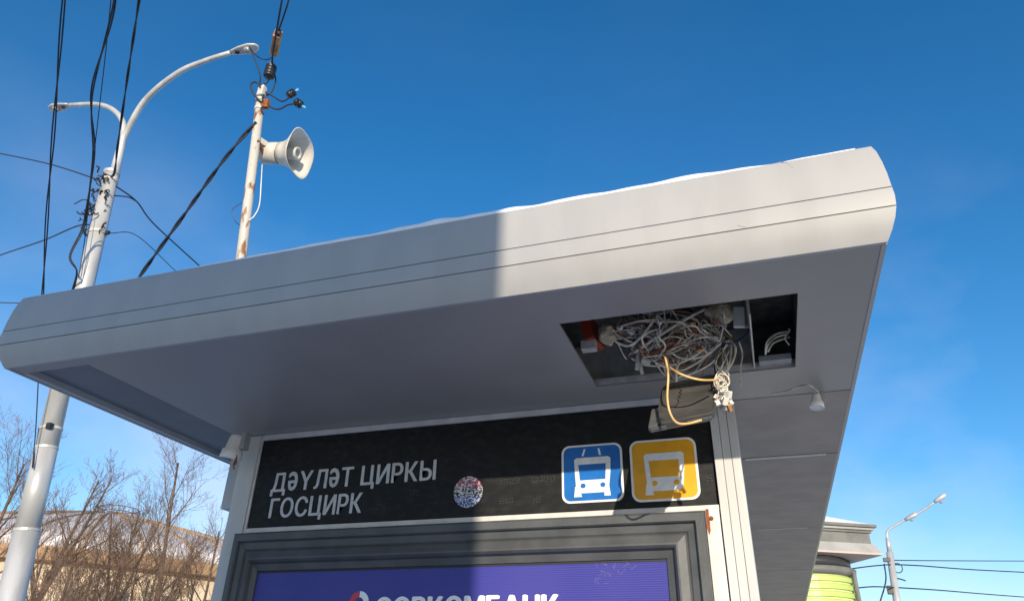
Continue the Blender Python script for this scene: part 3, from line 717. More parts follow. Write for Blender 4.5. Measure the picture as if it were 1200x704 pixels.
ring(3.09, 0.138); ring(4.03, 0.126, 0.025); ring(4.26, 0.125, 0.03, 'clamp_band', 'galvanised')
ring(LT.z-0.03, 0.108, 0.05); ring(LT.z-1.02, 0.116, 0.04, 'clamp_band', 'galvanised'); ring(LT.z-0.15, 0.107, 0.03, 'clamp_band', 'galvanised')
q = pole_at(4.27); MB().obox(q+Vector((0.09, -0.10, 0)), Vector((0.03, 0, 0)), Vector((0, 0.03, 0)), Vector((0, 0, 0.035))).build('clamp_bolt', 'insulator_black', lamp, bevel=0.006)
q = pole_at(LT.z-1.0); MB().obox(q+Vector((0.14, 0.03, 0)), Vector((0.035, 0, 0)), Vector((0, 0.02, 0)), Vector((0, 0, 0.025))).build('clamp_bolt', 'insulator_black', lamp, bevel=0.006)
q = pole_at(1.6+10*math.tan(radians(24.0))); MB().obox(q+Vector((-0.13, -0.05, 0)), Vector((0.03, 0, 0)), Vector((0, 0.02, 0)), Vector((0, 0, 0.06))).build('clamp_bolt', 'insulator_black', lamp, bevel=0.006)
# arms: depth follows from arm tips standing at equal height
ztip = 9.75
def at_h(x, y, z): d = ray(x, y); return EYE+d*((z-EYE.z)/d.z)
def arm(pxs, name):
    P = []
    for i, (x, y, z) in enumerate(pxs): P.append(at_h(x, y, z))
    C = curve(P, 8); MB().tube(C, [0.052-0.018*i/(len(C)-1) for i in range(len(C))], 14).build(name, 'lamp_post_paint', lamp, True); return C
d_ = 10.0
A2 = arm([(131, 212, LT.z-0.15), (138, 183, 8.42), (146, 160, 8.75), (170, 118, 9.23), (208, 86, 9.52), (242, 71, 9.66), (270, 62, ztip)], 'lamp_arm')
A1 = arm([(133, 212, LT.z-0.15), (140, 183, 8.42), (145, 158, 8.78), (143, 141, 9.08), (131, 128, 9.35), (112, 122.5, 9.55), (80, 123.5, ztip)], 'lamp_arm')
def lamp_head(tip, d, nm):
    d = d.normalized(); d.z *= 0.4; d.normalize(); side = d.cross(Vector((0, 0, 1))).normalized(); up = side.cross(d)
    L = 0.44; rings = []
    for t, w, h in ((0, 0.036, 0.036), (0.12, 0.05, 0.04), (0.35, 0.075, 0.055), (0.7, 0.09, 0.06), (0.92, 0.065, 0.045), (1.0, 0.025, 0.025)):
        rings.append([tip+d*L*t+side*w*cos(k*pi/8)+up*h*(sin(k*pi/8)*(1 if sin(k*pi/8) > 0 else 0.35)) for k in range(16)])
    V = [p for r in rings for p in r]; F = []
    for i in range(len(rings)-1):
        for k in range(16): F.append((i*16+k, i*16+(k+1) % 16, (i+1)*16+(k+1) % 16, (i+1)*16+k))
    F.append(tuple(range(16))); F.append(tuple(80+k for k in range(16)))
    h_ = MB().add(V, F).build('lamp_head', 'lamp_post_paint', lamp, True)
    MB().lathe(tip+d*L*0.62-up*0.022, -up, [(0, 0.062), (0.02, 0.058), (0.038, 0.04), (0.045, 0.008)], 16).build('lamp_glass', 'lamp_glass', h_, True)
    MB().lathe(tip+d*L*0.25-up*0.02, -up, [(0, 0.035), (0.010, 0.03)], 12).build('gear_cover', 'insulator_black', h_)
lamp_head(A2[-1], A2[-1]-A2[-6], 'a'); lamp_head(A1[-1], A1[-1]-A1[-6], 'b')
# ties and cable ends wrapped on the post below the arms
rw = random.Random(9); mb = MB()
for i in range(46):
    z = LT.z-0.12-rw.random()*0.9; a = rw.uniform(-2.6, 0.6); r_ = 0.115+rw.uniform(0, 0.07)*(1 if a < -0.8 else 0.25)
    q = pole_at(z)+Vector((cos(a-0.9)*r_, sin(a-0.9)*r_, 0)); P = [q]
    for k in range(4): P.append(P[-1]+Vector((rw.uniform(-.045, .045), rw.uniform(-.045, .03), rw.uniform(-.05, .05))))
    mb.tube(curve(P, 3), rw.uniform(0.006, 0.013), 5)
w_ = mb.build('wire_ties', 'insulator_black', lamp); w_['kind'] = 'stuff'

# ------------------------------------------------------------------ loudspeaker pole
HD = 3.35; K = HD/5.5        # the mast stands on the roof; sizes below are scaled by K
HB = at_d(283, 300, HD); HT = at_d(306.5, 108, HD)
hl = (HT-HB)/(HT.z-HB.z); hb = HB-hl*(HB.z-2.872)
pole = thing('loudspeaker_pole', 'thin rusty white steel pole carrying the horn loudspeaker', 'pole', (hb.x, hb.y, 2.872))
def hp(z): return hb+hl*(z-2.872)
MB().tube([hp(2.852), hp(HT.z)], [0.046*K, 0.038*K], 16).build('shaft', 'rusty_white', pole, True)
for z in (HT.z-0.12*K, HT.z-0.22*K):
    MB().lathe(hp(z), hl, [(0, 0.036*K), (0, 0.046*K), (0.03*K, 0.046*K), (0.03*K, 0.036*K)], 16).build('clamp_band', 'galvanised', pole)
MB().obox(hp(HT.z-0.16*K)+Vector((0.0365, 0.0, 0)), Vector((0.0183, 0.0061, 0)), Vector((0, 0.0122, 0)), Vector((0, 0, 0.0305))).build('bracket', 'rust', pole, bevel=0.004)
MB().obox(hp(HT.z-0.02*K)+Vector((0.0122, -0.0122, 0)), Vector((0.0183, 0.0, 0)), Vector((0, 0.0183, 0)), Vector((0, 0, 0.0365))).build('bracket', 'galvanised', pole, bevel=0.004)

def horn():
    c = at_d(352, 180, HD-0.03)                   # centre of the mouth
    ax = Vector((0.955, 0.10, -0.16)).normalized()
    side = ax.cross(Vector((0, 0, 1))).normalized(); up = side.cross(ax)
    t = thing('loudspeaker', 'cream horn loudspeaker with a square flared mouth on the rusty pole', 'loudspeaker', tuple(c-ax*0.42*K))
    def ring(s, w, h, sq, n=32):
        out = []
        for k in range(n):
            th = 2*pi*k/n; cs, sn = cos(th), sin(th); e = 2/sq
            x = (abs(cs)**e)*(1 if cs > 0 else -1); y = (abs(sn)**e)*(1 if sn > 0 else -1)
            out.append(c-ax*s*K+side*x*w*K+up*y*h*K)
        return out
    def loft(rings, name, m, cap0=True, cap1=True, par=t):
        n = len(rings[0]); V = [p for r in rings for p in r]; F = []
        for i in range(len(rings)-1):
            for k in range(n): F.append((i*n+k, i*n+(k+1) % n, (i+1)*n+(k+1) % n, (i+1)*n+k))
        if cap0: F.append(tuple(range(n)))
        if cap1: F.append(tuple((len(rings)-1)*n+k for k in range(n)))
        return MB().add(V, F).build(name, m, par, True)
    W, H = 0.21, 0.215
    prof = [(0.20, 0.098, 2.0), (0.15, 0.104, 2.05), (0.10, 0.125, 2.15), (0.06, 0.15, 2.4), (0.025, 0.178, 2.6), (0.0, 0.20, 2.75)]
    out_r = [ring(s, r*W/0.2, r*H/0.2, q) for s, r, q in prof]
    in_r = [ring(s-0.001 if s == 0 else s+0.012, (r-0.008)*W/0.2, (r-0.008)*H/0.2, q) for s, r, q in reversed(prof)]
    loft(out_r+in_r, 'bell', 'horn_cream', True, True)
    loft([ring(0.212, 0.097, 0.105, 2), ring(0.30, 0.097, 0.105, 2), ring(0.38, 0.092, 0.100, 2), ring(0.405, 0.075, 0.08, 2)], 'driver_housing', 'horn_cream')
    loft([ring(0.2005, 0.094, 0.102, 2), ring(0.2115, 0.094, 0.102, 2)], 'seam_ring', 'seam_dark')
    ph = loft([ring(0.20, 0.052, 0.052, 2), ring(0.10, 0.052, 0.052, 2), ring(0.05, 0.058, 0.058, 2), ring(0.02, 0.058, 0.058, 2), ring(0.02, 0.040, 0.040, 2), ring(0.06, 0.034, 0.034, 2)], 'reflex_tube', 'horn_cream')
    # bracket to the pole
    a = c-(ax*0.22+side*0.105-up*0.04)*K
    pz = a.z; b = hp(pz)+Vector((0, -0.03, 0.0))
    MB().obox((a+b)/2-side*0.003, (a-b)/2, side*0.003, up*0.026*K).build('bracket', 'horn_cream', t, bevel=0.003)
    MB().lathe(a-side*0.004, -side, [(0, 0.009), (0.008, 0.008)], 10).build('bolt', 'rust', t)
    b2 = hp(pz-0.06*K)+Vector((0.024, 0, 0)); a2 = c-(ax*0.34+up*0.06)*K
    MB().obox((a2+b2)/2, (a2-b2)/2, side*0.018, up*0.012).build('bracket', 'rust', t, bevel=0.004)
    return c, ax*K
hc, hax = horn()
GW = 'overhead wires'
cable('cable', [hc-hax*0.38-Vector((0, 0, 0.0609)), at_d(306, 215, HD-0.060*K), at_d(304, 240, HD-0.060*K), at_d(298, 253, HD-0.060*K), hp(at_d(292, 262, HD).z)+Vector((0.0274, -0.0122, 0))], 0.006*K*0.85, 'white_plastic', 'white cable hanging from the horn loudspeaker to its pole')
cable('cable', [hp(at_d(287, 238, HD).z)+Vector((-0.0244, -0.0183, 0)), at_d(272, 246, HD-0.050*K), at_d(275, 258, HD-0.050*K), at_d(281, 264, HD-0.030*K)], 0.0055*K*0.85, 'cable_blue', 'loose blue cable loop low on the loudspeaker pole')

# insulators and leads at the pole top
def canister(name, c, axis, r, L, label, caps=True, m='insulator_black', cat='insulator'):
    t = thing(name, label, cat, tuple(c)); axis = Vector(axis).normalized(); pr = []
    n = 4
    for k in range(n):
        z0 = -L/2+L*k/n; pr += [(z0, r*0.86), (z0+L/n*0.3, r), (z0+L/n*0.7, r), (z0+L/n, r*0.86)]
    MB().lathe(c, axis, pr, 18).build('body', m, t, True)
    MB().lathe(c+axis*(L/2), axis, [(0, r*0.8), (L*0.12, r*0.7), (L*0.2, r*0.25)], 14).build('cap', 'insulator_cap', t, True)
    return t
ci = at_d(316.5, 84, HD-0.100*K); canister('insulator', ci, (0.12, -0.1, 1), 0.052*K, 0.13*K, 'black ribbed insulator hanging above the loudspeaker pole')
ob = at_d(323.5, 51, HD-0.350*K); dirw = (at_d(336, -20, HD-1.100*K)-ob).normalized()
tb = thing('strain_block', 'orange brown block strung on the wires above the pole', 'insulator', tuple(ob))
s1 = dirw.cross(Vector((0, 0.609, 0))).normalized(); s2 = dirw.cross(s1)
MB().obox(ob, s1*0.046*K, s2*0.035*K, dirw*0.135*K).build('block', 'orange_block', tb, bevel=0.006)
MB().obox(ob+dirw*0.15*K, s1*0.030*K, s2*0.025*K, dirw*0.02*K).build('end_clamp', 'insulator_black', tb, bevel=0.004)
MB().obox(ob-dirw*0.145*K+s1*0.02*K, s1*0.015*K, s2*0.02*K, dirw*0.02*K).build('end_clamp', 'insulator_black', tb, bevel=0.004)
def small_head(px, py, D, axis, label):
    c = at_d(px, py, D); t = thing('cable_gland', label, 'insulator', tuple(c)); axis = Vector(axis).normalized()
    MB().lathe(c, axis, [(u*K, v*K) for u, v in ((-0.045, 0.026), (-0.03, 0.038), (-0.012, 0.040), (-0.008, 0.034), (0.0, 0.034), (0.004, 0.040), (0.03, 0.038), (0.04, 0.024))], 16).build('body', 'insulator_black', t, True)
    MB().lathe(c+axis*0.042*K, axis, [(0, 0.010*K), (0.045*K, 0.016*K)], 10).build('blue_cap', 'blue_cap', t, True)
    return c
g1 = small_head(341.5, 110, HD-0.020*K, (0.55, 0.3, 0.75), 'black cylinder with a blue tip, the upper one beside the pole top')
g2 = small_head(350, 121.5, HD-0.020*K, (0.75, 0.4, -0.55), 'black cylinder with a blue tip, the lower one beside the pole top')
def wire(pts, r, label, m='overhead_wire', group=None, seg=8, n=5, twist=0.0, pitch=0.35):
    C = curve(pts, seg)
    mb = MB()
    if twist:
        C2 = []
        for i in range(len(C)-1):
            L = (C[i+1]-C[i]).length; k = max(1, int(L/(pitch/6)))
            for j in range(k): C2.append(C[i].lerp(C[i+1], j/k))
        C2.append(C[-1]); ph = 0; A = []; B = []
        for i, p_ in enumerate(C2):
            d = (C2[min(i+1, len(C2)-1)]-C2[max(i-1, 0)]).normalized(); u = d.cross(Vector((0.1827, 0.5481, 0.0609))).normalized(); v = d.cross(u)
            if i: ph += (C2[i]-C2[i-1]).length/pitch*2*pi
            A.append(p_+(u*cos(ph)+v*sin(ph))*twist); B.append(p_-(u*cos(ph)+v*sin(ph))*twist)
        mb.tube(A, r, n); mb.tube(B, r, n)
    else: mb.tube(C, r, n)
    o = mb.build('overhead_wire', m, None, True); tag(o, label, 'wire', group); return o
TOP = hp(HT.z)
wire([at_d(344, -25, HD-1.300*K), at_d(337, 5, HD-0.800*K), ob+dirw*0.15*K], 0.010*K*0.85, 'black wire running up and away from the orange brown block')
wire([at_d(335, -25, HD-1.300*K), at_d(329, 8, HD-0.800*K), at_d(321, 55, HD-0.420*K), ci+Vector((0, 0, 0.0487))], 0.011*K*0.85, 'black wire passing in front of the orange brown block to the black insulator')
wire([ci-Vector((0, 0, 0.0365)), at_d(313, 97, HD-0.060*K), at_d(306, 100, HD-0.050*K), TOP], 0.009*K*0.85, 'short black lead from the ribbed insulator down to the pole top')
wire([ci+Vector((0.0305, 0, -0.0183)), at_d(323, 95, HD-0.060*K), at_d(317, 110, HD-0.030*K), TOP+Vector((0.0183, 0, -0.0305))], 0.008*K*0.85, 'short black lead curving right of the ribbed insulator to the pole')
wire([at_d(292, 55, HD-0.020*K)+Vector((0, 0, 0)), at_d(300, 65, HD), at_d(310, 70, HD), at_d(318, 68, HD-0.100*K), at_d(320, 60, HD-0.300*K)], 0.007*K*0.85, 'thin black lead from the orange brown block reaching toward the lamp arm')
wire([at_d(292, 55, HD), at_d(300, 74, HD), at_d(305, 90, HD), at_d(304, 103, HD-0.030*K), at_d(310, 112, HD-0.050*K)], 0.008*K*0.85, 'black lead dropping from the lamp arm side to the pole top')
wire([at_d(306, 120, HD-0.050*K), at_d(297, 110, HD-0.050*K), at_d(294, 99, HD-0.050*K), at_d(301, 97, HD-0.050*K), at_d(307, 107, HD-0.050*K), at_d(308, 120, HD-0.050*K)], 0.010*K*0.85, 'black cable loop left of the loudspeaker pole top')
wire([at_d(311, 118, HD-0.050*K), at_d(318, 126, HD-0.050*K), at_d(328, 128, HD-0.050*K), at_d(338, 123, HD-0.030*K), g2], 0.010*K*0.85, 'black cable sagging from the pole to the lower blue tipped cylinder')
wire([at_d(311, 108, HD-0.050*K), at_d(320, 113, HD-0.050*K), at_d(331, 119, HD-0.040*K), g1-Vector((0, 0, 0.0244))], 0.009*K*0.85, 'black cable from the pole to the upper blue tipped cylinder')
wire([at_d(308, 112, HD-0.045*K), at_d(312, 120, HD-0.050*K), at_d(306, 128, HD-0.050*K), at_d(309, 134, HD-0.045*K)], 0.009*K*0.85, 'black cable wound round the loudspeaker pole top')
wire([at_d(300, 143, HD-0.040*K), at_d(262, 188, HD+0.12), at_d(215, 253, HD+0.35), at_d(163, 325, HD+0.6), at_d(120, 390, HD+0.8)], 0.0115*K*0.85, 'thick twisted black cable slanting down from the loudspeaker pole behind the roof', twist=0.0055, pitch=0.3)
# long wires on the left
wire([at_d(78, -30, 5.6), at_d(73, 20, 6.1), at_d(63, 150, 7.2), at_d(56, 240, 8.2), at_d(50, 345, 9.2), at_d(46, 420, 9.6)], 0.0075, 'black double wire crossing in front of the shorter lamp arm', twist=0.012, pitch=2.4)
wire([at_d(46, 420, 9.6), at_d(42, 500, 9.8), at_d(38, 548, 9.86), pole_at(4.28)+Vector((-0.10, -0.08, 0))], 0.007, 'single black wire dropping below the roof to the lamp post clamp')
wire([at_d(137, -25, 6.0), at_d(131, 20, 6.5), at_d(110, 95, 7.6), at_d(107, 130, 8.1), at_d(110, 178, 8.8), at_d(103, 235, 9.3), at_d(97, 268, 9.6), at_d(82, 300, 9.7), at_d(90, 318, 9.75), pole_at(LT.z-1.9)+Vector((-0.12, -0.06, 0))], 0.013*0.72, 'thick kinked black cable drooping to the left flank of the lamp post', twist=0.010, pitch=2.2)
wire([at_d(132, -20, 6.2), at_d(124, 60, 7.2), at_d(116, 130, 8.2), at_d(108, 200, 9.0), at_d(100, 275, 9.7), at_d(92, 325, 9.8)], 0.008*0.72, 'thin black wire hanging beside the thick kinked cable')
wire([at_d(167, -25, 6.2), at_d(160, 20, 6.8), at_d(148, 100, 8.0), at_d(138, 170, 9.0), at_d(133, 205, 9.8), pole_at(LT.z-0.1)+Vector((0, -0.12, 0))], 0.012*0.72, 'twisted black cable coming down to the top of the lamp post', twist=0.008, pitch=1.3)
wire([at_d(-30, 174, 14), at_d(0, 180, 13), at_d(60, 193, 11.5), pole_at(LT.z-0.14)+Vector((-0.08, 0, 0))], 0.014*0.72, 'dark wire reaching the post top from beyond the road')
wire([at_d(-30, 312, 14), at_d(0, 299, 13), at_d(50, 282, 11.4), at_d(90, 265, 10.4), pole_at(LT.z-0.85)+Vector((-0.1, 0, 0))], 0.014*0.72, 'dark sagging wire reaching the tie bundle on the lamp post')
wire([at_d(-30, 354, 14), at_d(0, 354.5, 14), at_d(40, 355.5, 14), at_d(90, 357, 14.5)], 0.012*0.72, 'short level wire showing beside the roof corner')
wire([pole_at(LT.z-0.22)+Vector((0.09, 0, 0)), at_d(160, 236, 10.2), at_d(180, 262, 10.5), at_d(232, 310, 11.3), at_d(275, 350, 12)], 0.015*0.72, 'black wire sagging away from the post top toward the roof edge')
wire([pole_at(LT.z-0.40)+Vector((0.09, 0, 0)), at_d(150, 231, 10.1), at_d(160, 236, 10.25)], 0.013*0.72, 'short black wire joining the sagging wire at the post')
wire([pole_at(LT.z-1.0)+Vector((0.15, 0.04, 0)), at_d(160, 276, 10.8), at_d(203, 315, 12), at_d(240, 350, 13)], 0.009*0.72, 'thin guy wire slanting from the post clamp down to the roof edge')
wire([at_d(87, 239, 10.1), at_d(100, 234, 10.0), pole_at(LT.z-0.6)+Vector((-0.11, -0.02, 0))], 0.011*0.72, 'short wire stub sticking out left of the lamp post')
wire([at_d(95, 325, 9.85), at_d(99, 300, 9.8), at_d(104, 270, 9.8), at_d(109, 250, 9.85)], 0.006*0.72, 'thin wire hugging the left flank of the lamp post')

# ------------------------------------------------------------------ circus building beyond the trees
def circus():
    D = 88.0; c = at_d(118, 640, D+14); cz = 0
    t = thing('circus_building', 'round beige circus hall with a shallow snow covered dome', 'building', (c.x, c.y, 0))
    Rr = 30.0; n = 72
    zt = 15.0; 
    apex = 1.6+(D+14)*math.tan(radians(9.75))
    rim = 11.4
    def ringp(r, z, k, N=n): a = 2*pi*k/N; return (c.x+r*cos(a), c.y+r*sin(a), z)
    MB().lathe((c.x, c.y, 0), (0, 0, 1), [(0, Rr-1.0), (rim-1.0, Rr-1.0)], n).build('wall', 'circus_wall', t, True)
    MB().lathe((c.x, c.y, rim-1.0), (0, 0, 1), [(0, Rr-1.5), (0.02, Rr), (0.9, Rr+0.4), (1.0, Rr+0.4), (1.1, Rr-1)], n).build('cornice', 'circus_trim', t)
    pr = [(0, Rr+0.1)]
    for k in range(1, 9): a = k/8; pr.append((0.15+(apex-rim)*a**0.72, (Rr-0.2)*(1-a)+3.2*a))
    MB().lathe((c.x, c.y, rim+0.1), (0, 0, 1), pr, n).build('dome', 'circus_snow', t, True)
    for k in range(40):                      # standing ribs on the dome
        a = 2*pi*k/40
        if cos(a)*c.x+sin(a)*c.y > 0.35*math.hypot(c.x, c.y): continue
        P = [(c.x+r_*cos(a), c.y+r_*sin(a), rim+0.1+h_+0.02) for h_, r_ in pr]
        MB().tube(P, 0.14, 5).build('dome_rib', 'circus_trim', t)
    for k in range(48):                      # windows in the drum that face the stop
        a = 2*pi*k/48; d = Vector((cos(a), sin(a), 0))
        if d.dot(Vector((-c.x, -c.y, 0)).normalized()) < 0.1: continue
        sd = Vector((-d.y, d.x, 0))
        q = Vector((c.x, c.y, 0))+d*(Rr-0.98)
        w = MB().obox(q+Vector((0, 0, rim-4.2)), sd*0.55, d*0.10, Vector((0, 0, 1.3))).build('window', 'window_glass', t)
        MB().obox(q+Vector((0, 0, rim-4.2))+sd*1.5, sd*0.22, d*0.35, Vector((0, 0, 2.6))).build('pilaster', 'circus_wall', t)
    # platform with railing near the dome's top, towards the stop
    pc = at_d(136, 607, D+12)
    def pl(a, r, z): return (pc.x+r*cos(a), pc.y+r*sin(a), pc.z+z)
    pf = MB().lathe((pc.x, pc.y, pc.z-0.35), (0, 0, 1), [(0, 0.5), (0.1, 2.3), (0.35, 2.3)], 16).build('platform', 'rail_rust', t)
    for z in (0.55, 1.1): MB().tube([pl(k*pi/12, 2.25, z) for k in range(25)], 0.05, 5).build('rail', 'rail_rust', pf)
    for k in range(12): MB().tube([pl(k*pi/6, 2.25, 0), pl(k*pi/6, 2.25, 1.1)], 0.05, 5).build('rail_post', 'rail_rust', pf)
    MB().tube([(pc.x, pc.y, pc.z-6), (pc.x, pc.y, pc.z-0.3)], 0.8, 10).build('platform_stand', 'circus_trim', pf)
circus()

# ------------------------------------------------------------------ bare trees
def tree(px, top_y, D, seed, label, group, twig='twig_brown', spread=1.0, fork=False, dens=1.0, name='bare_tree'):
    """Bare winter tree with its top at the photo direction (px, top_y), standing D metres away."""
    rt = random.Random(seed); topp = at_d(px, top_y, D); H = topp.z; bp = Vector((topp.x, topp.y, 0))
    t = thing(name, label, 'tree', tuple(bp), group)
    tr = MB(); cr = MB()
    def grow(p, d, L, r, lev):
        n = 4 if lev == 0 else 3; pts = [p]; rs = [r]; q = p.copy(); dd = d.copy()
        for k in range(n):
            w = 0.05 if lev == 0 else 0.16
            dd = (dd+Vector((rt.uniform(-w, w), rt.uniform(-w, w), rt.uniform(-w*0.4, w)))).normalized()
            if lev >= 1: dd = (dd+Vector((0, 0, 0.10))).normalized()
            q = q+dd*(L/n); pts.append(q.copy()); rs.append(max(0.004, r*(1-0.72*(k+1)/n)))
        (tr if lev <= 1 else cr).tube(pts, rs, 7 if lev == 0 else 4 if lev < 2 else 3, cap=False)
        if lev >= 4: return
        m = [int(14*dens), int(7*dens), int(6*dens), 3][lev]
        for i in range(m):
            s0 = (0.28 if lev == 0 else 0.2); s = s0+(0.98-s0)*(i+rt.random())/m
            k = min(n-1, int(s*n)); u = s*n-k; b = pts[k].lerp(pts[k+1], u); rr = rs[k]+(rs[k+1]-rs[k])*u
            a = rt.uniform(0, 2*pi); base_d = (pts[k+1]-pts[k]).normalized()
            e1 = base_d.cross(Vector((0.3, 0.1, 1)) if abs(base_d.z) < 0.95 else Vector((1, 0, 0))).normalized(); e2 = base_d.cross(e1)
            ang = rt.uniform(0.5, 0.95)*(1.0 if lev else spread*(1.15-0.45*s))
            nd = (base_d*cos(ang)+(e1*cos(a)+e2*sin(a))*sin(ang)).normalized()
            f = [rt.uniform(0.30, 0.46)*spread*(1.08-0.55*s), rt.uniform(0.34, 0.55), rt.uniform(0.30, 0.55), rt.uniform(0.3, 0.6)][lev]
            grow(b, nd, L*f, max(0.0045, rr*rt.uniform(0.40, 0.58)), lev+1)
    if fork:
        grow(bp, Vector((0.02, 0, 1)), H*0.55, H*0.017, 0)
        for sx in (-0.32, 0.30, 0.05): grow(bp+Vector((0, 0, H*0.42)), Vector((sx, rt.uniform(-.2, .2), 1)).normalized(), H*0.56, H*0.010, 0)
    else: grow(bp, Vector((rt.uniform(-.02, .02), rt.uniform(-.02, .02), 1)), H, H*0.014, 0)
    tr.build('trunk', 'bark', t, recalc=False); cr.build('crown', twig, t, recalc=False)
    return t
GT = 'bare trees in front of the circus hall'
tree(228, 542, 36, 3, 'tall bare tree with an upright leader beside the shelter column', GT, 'twig_brown', 0.95, dens=1.0)
tree(92, 548, 40, 8, 'bare forked tree with spreading limbs right of the lamp post', GT, 'twig_brown', 1.0, fork=True, dens=0.85)
tree(8, 542, 34, 5, 'dark bare tree left of the lamp post', GT, 'twig_red', 1.0, dens=1.0)
tree(163, 594, 46, 7, 'bare tree standing in front of the dome below the railed platform', GT, 'twig_brown', 1.0, fork=True, dens=0.9)
low = [(52, 640, 33, 11, 'low bare tree just right of the lamp post, in front of the dome edge'), (118, 652, 30, 12, 'low twiggy bare tree beneath the railed platform'),
       (186, 640, 40, 14, 'low bare tree between the platform and the tallest tree'), (212, 660, 31, 15, 'low bushy bare tree at the foot of the tallest tree'),
       (252, 622, 42, 17, 'reddish bare tree against the shelter column'), (160, 668, 28, 19, 'smallest bare bushy tree in front of the circus hall wall'), (26, 618, 48, 20, 'bare tree half hidden behind the lamp post'),
       (88, 650, 36, 23, 'low bare tree under the forked tree'), (138, 662, 25, 24, 'dense low bare tree between the forked tree and the tree below the platform'), (234, 668, 26, 25, 'dense low bare tree just beside the shelter column'), (75, 676, 24, 26, 'lowest bare tree next to the lamp post')]
for i, (px, ty, D, sd, lb) in enumerate(low):
    tree(px, ty, D, sd, lb, GT, 'twig_red' if i == 4 else 'twig_brown', 1.25, dens=1.05 if ty >= 650 else 0.7)

# ------------------------------------------------------------------ kiosk with green blinds
def kiosk():
    D = 14.0; c = at_d(938, 700, D); c.z = 0
    t = thing('round_kiosk', 'grey kiosk with a stepped cornice and lime green slatted drum', 'kiosk', tuple(c))
    yaw = radians(-62)
    def el(x, y, r=D): d = ray(x, y); return 1.6+r*d.z/math.hypot(d.x, d.y)
    zc1 = el(1032, 618); zc0 = el(1035, 655)
    zg = el(1000, 668, D-0.9)
    def sq(h, z, rot=yaw, sc=(1, 1)):
        return [Vector((c.x+h*sqrt(2)*cos(rot+pi/4+k*pi/2), c.y+h*sqrt(2)*sin(rot+pi/4+k*pi/2), z)) for k in range(4)]
    def loft(rings, name, m, bev=0.0):
        V = [p for r in rings for p in r]; F = []
        for i in range(len(rings)-1):
            for k in range(4): F.append((i*4+k, i*4+(k+1) % 4, (i+1)*4+(k+1) % 4, (i+1)*4+k))
        F.append((3, 2, 1, 0)); F.append(tuple((len(rings)-1)*4+k for k in range(4)))
        return MB().add(V, F).build(name, m, t, bevel=bev)
    # half-size so that the right corner points at the photo's corner
    target = at_d(1036, 655, D)
    s = 1.0
    for _ in range(40):
        pts = sq(s, zc0); mx = max(math.atan2(p.x, p.y) for p in pts)
        s *= (math.atan2(target.x, target.y)-math.atan2(c.x, c.y))/max(1e-3, mx-math.atan2(c.x, c.y))
    H_ = zc1-zc0
    loft([sq(s*0.70, zc0-0.02), sq(s, zc0+0.02), sq(s, zc0+0.05)], 'eave_soffit', 'kiosk_soffit')
    loft([sq(s*0.99, zc0+0.0502), sq(s*0.93, zc0+H_*0.40)], 'eave', 'kiosk_light')
    loft([sq(s*0.90, zc0+H_*0.401), sq(s*0.90, zc0+H_*0.74)], 'frieze', 'kiosk_grey')
    loft([sq(s*0.93, zc0+H_*0.742), sq(s*0.93, zc0+H_*0.82)], 'cornice_step', 'kiosk_grey', 0.01)
    loft([sq(s*0.965, zc0+H_*0.822), sq(s*0.965, zc0+H_*0.90)], 'cornice_step', 'kiosk_light', 0.01)
    loft([sq(s*1.0, zc0+H_*0.902), sq(s*1.0, zc0+H_*1.0)], 'cornice_step', 'kiosk_grey', 0.01)
    loft([sq(s*0.97, zc0+H_*1.001), sq(s*0.80, zc0+H_*1.0+0.07), sq(s*0.45, zc0+H_*1.0+0.22), sq(s*0.1, zc0+H_+0.32)], 'snow_cap', 'snow')
    tr_ = at_d(1000, 668, D); rr = abs(math.tan(math.atan2(tr_.x, tr_.y)-math.atan2(c.x, c.y)))*D
    MB().lathe((c.x, c.y, zg+0.12), (0, 0, 1), [(0, rr*0.97), (zc0-zg-0.13, rr*0.97)], 40).build('neck', 'kiosk_dark', t, True)
    MB().lathe((c.x, c.y, zg), (0, 0, 1), [(0, rr*1.03), (0.11, rr*1.05), (0.12, rr*0.9)], 40).build('collar', 'kiosk_grey', t, True)
    MB().lathe((c.x, c.y, 0), (0, 0, 1), [(0, rr*0.96), (zg-0.005, rr*0.96)], 40).build('drum', 'kiosk_green_pale', t, True)
    z = zg-0.01; k = 0
    while z > 1.0:
        MB().lathe((c.x, c.y, z-0.115), (0, 0, 1), [(0, rr*0.965), (0.01, rr*1.0), (0.08, rr*1.0), (0.10, rr*0.965)], 40).build('slat', 'kiosk_green', t)
        z -= 0.118
    a = math.atan2(-c.y, -c.x)+radians(66)
    MB().tube([(c.x+rr*1.06*cos(a), c.y+rr*1.06*sin(a), 0), (c.x+rr*1.06*cos(a), c.y+rr*1.06*sin(a), zg+0.05)], 0.035, 8).build('corner_post', 'kiosk_grey', t)
kiosk()

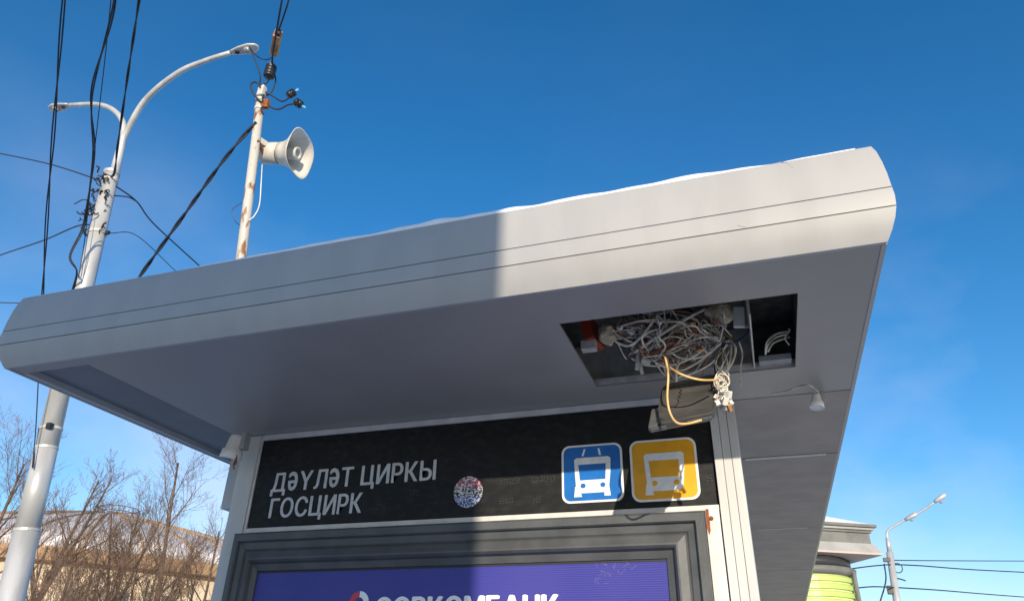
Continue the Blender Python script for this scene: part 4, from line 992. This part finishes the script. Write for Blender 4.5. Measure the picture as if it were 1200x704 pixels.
# ------------------------------------------------------------------ far lamp post on the right, with wires
def far_lamp():
    D = 26.0; top = at_d(1040, 630, D); bot = at_d(1051, 704, D)
    ln = (top-bot)/(top.z-bot.z); b = bot-ln*bot.z
    t = thing('street_lamp', 'slim pale street lamp with a slanting arm beyond the kiosk', 'street lamp', (b.x, b.y, 0))
    MB().tube([b, b+ln*(top.z*0.93)], [0.12, 0.10], 14).build('pole', 'lamp_post_paint', t, True)
    MB().tube([b+ln*(top.z*0.93), top], [0.07, 0.06], 12).build('mast', 'lamp_post_paint', t, True)
    P = [top-Vector((0, 0, 0.1)), at_d(1040, 622, D), at_d(1055, 612, D), at_d(1082, 597, D), at_d(1105, 581, D)]
    C = curve(P, 6); MB().tube(C, 0.032, 8).build('lamp_arm', 'lamp_post_paint', t, True)
    for i in (14, 22):
        q = C[i]; h_ = MB().lathe(q, (C[i+1]-C[i-1]), [(-0.08, 0.045), (0.05, 0.07), (0.25, 0.075), (0.34, 0.04)], 12).build('lamp_head', 'lamp_post_paint', t, True)
        MB().lathe(q+Vector((0.12, 0, -0.03)), (0, 0, -1), [(0, 0.06), (0.05, 0.03)], 10).build('lamp_glass', 'lamp_glass', h_, True)
    q = b+ln*(at_d(1047, 691, D).z); MB().obox(q+Vector((-0.15, -0.05, 0)), Vector((0.08, 0, 0)), Vector((0, 0.08, 0)), Vector((0, 0, 0.12))).build('clamp_box', 'insulator_black', t, bevel=0.01)
    q = b+ln*(at_d(1037, 656, D).z); MB().obox(q+Vector((-0.12, -0.05, 0)), Vector((0.1, 0, 0)), Vector((0, 0.05, 0)), Vector((0, 0, 0.06))).build('clamp_box', 'insulator_black', t, bevel=0.01)
    def on(y): return b+ln*(at_d(1042, y, D).z)
    wire([on(656), at_d(1100, 656.5, 30), at_d(1230, 657, 40)], 0.016, 'faint level wire leaving the far lamp post at its topmost clamp')
    wire([on(661), at_d(1080, 662.5, 28), at_d(1140, 667, 32), at_d(1240, 672, 40)], 0.020, 'dark wire sagging right from below the far lamp post clamp')
    wire([on(688), at_d(1100, 691, 30), at_d(1160, 696, 36), at_d(1240, 702, 44)], 0.020, 'lowest dark wire running right from the far lamp post')
    wire([on(677), at_d(1055, 678, 27), at_d(1061, 680, 28)], 0.022, 'short wire stub right of the far lamp post')
    wire([on(661), at_d(1020, 663, 24), at_d(990, 667, 22)], 0.018, 'dark wire from the far lamp post passing behind the kiosk eave')
    wire([on(688), at_d(1020, 687, 24), at_d(985, 691, 22)], 0.018, 'dark wire from the far lamp post low behind the kiosk drum')
    wire([on(660)+Vector((-0.2, 0, 0)), at_d(1038, 680, D-0.1), at_d(1031, 706, D-0.3), at_d(1028, 720, D-0.4)], 0.022, 'dark stay cable hanging down beside the far lamp post')
    qc = at_d(1052, 665, D); MB_ = MB().tube([qc+Vector((0.13*cos(k*pi/8), 0, 0.14*sin(k*pi/8))) for k in range(17)], 0.016, 5)
    tag(MB_.build('cable_loop', 'overhead_wire'), 'small round cable loop hanging right of the far lamp post', 'cable')
far_lamp()

# ------------------------------------------------------------------ unseen building guessed and added behind the camera to throw the upright shadow edge
pa = thing('shadow_caster', 'plain grey block added out of sight behind the viewer to shade the shelter', 'building', (-1, -4, 0))
PX1 = -0.622+0.4289*(YF+2.5)
box('wall', (-1.3, -5.5, 0), (PX1, -2.5, 4.75), 'shadow_caster_wall', pa)
box('roof', (-1.25, -5.4, 4.752), (PX1-0.02, -2.52, 4.80), 'roof_deck', pa)
for x in (-1.05, 0.1):
    w = box('window', (x, -2.498, 1.0), (x+0.9, -2.48, 2.4), 'window_glass', pa); box('window_frame', (x-0.05, -2.499, 0.95), (x+0.95, -2.49, 0.999), 'trim_paint', w)
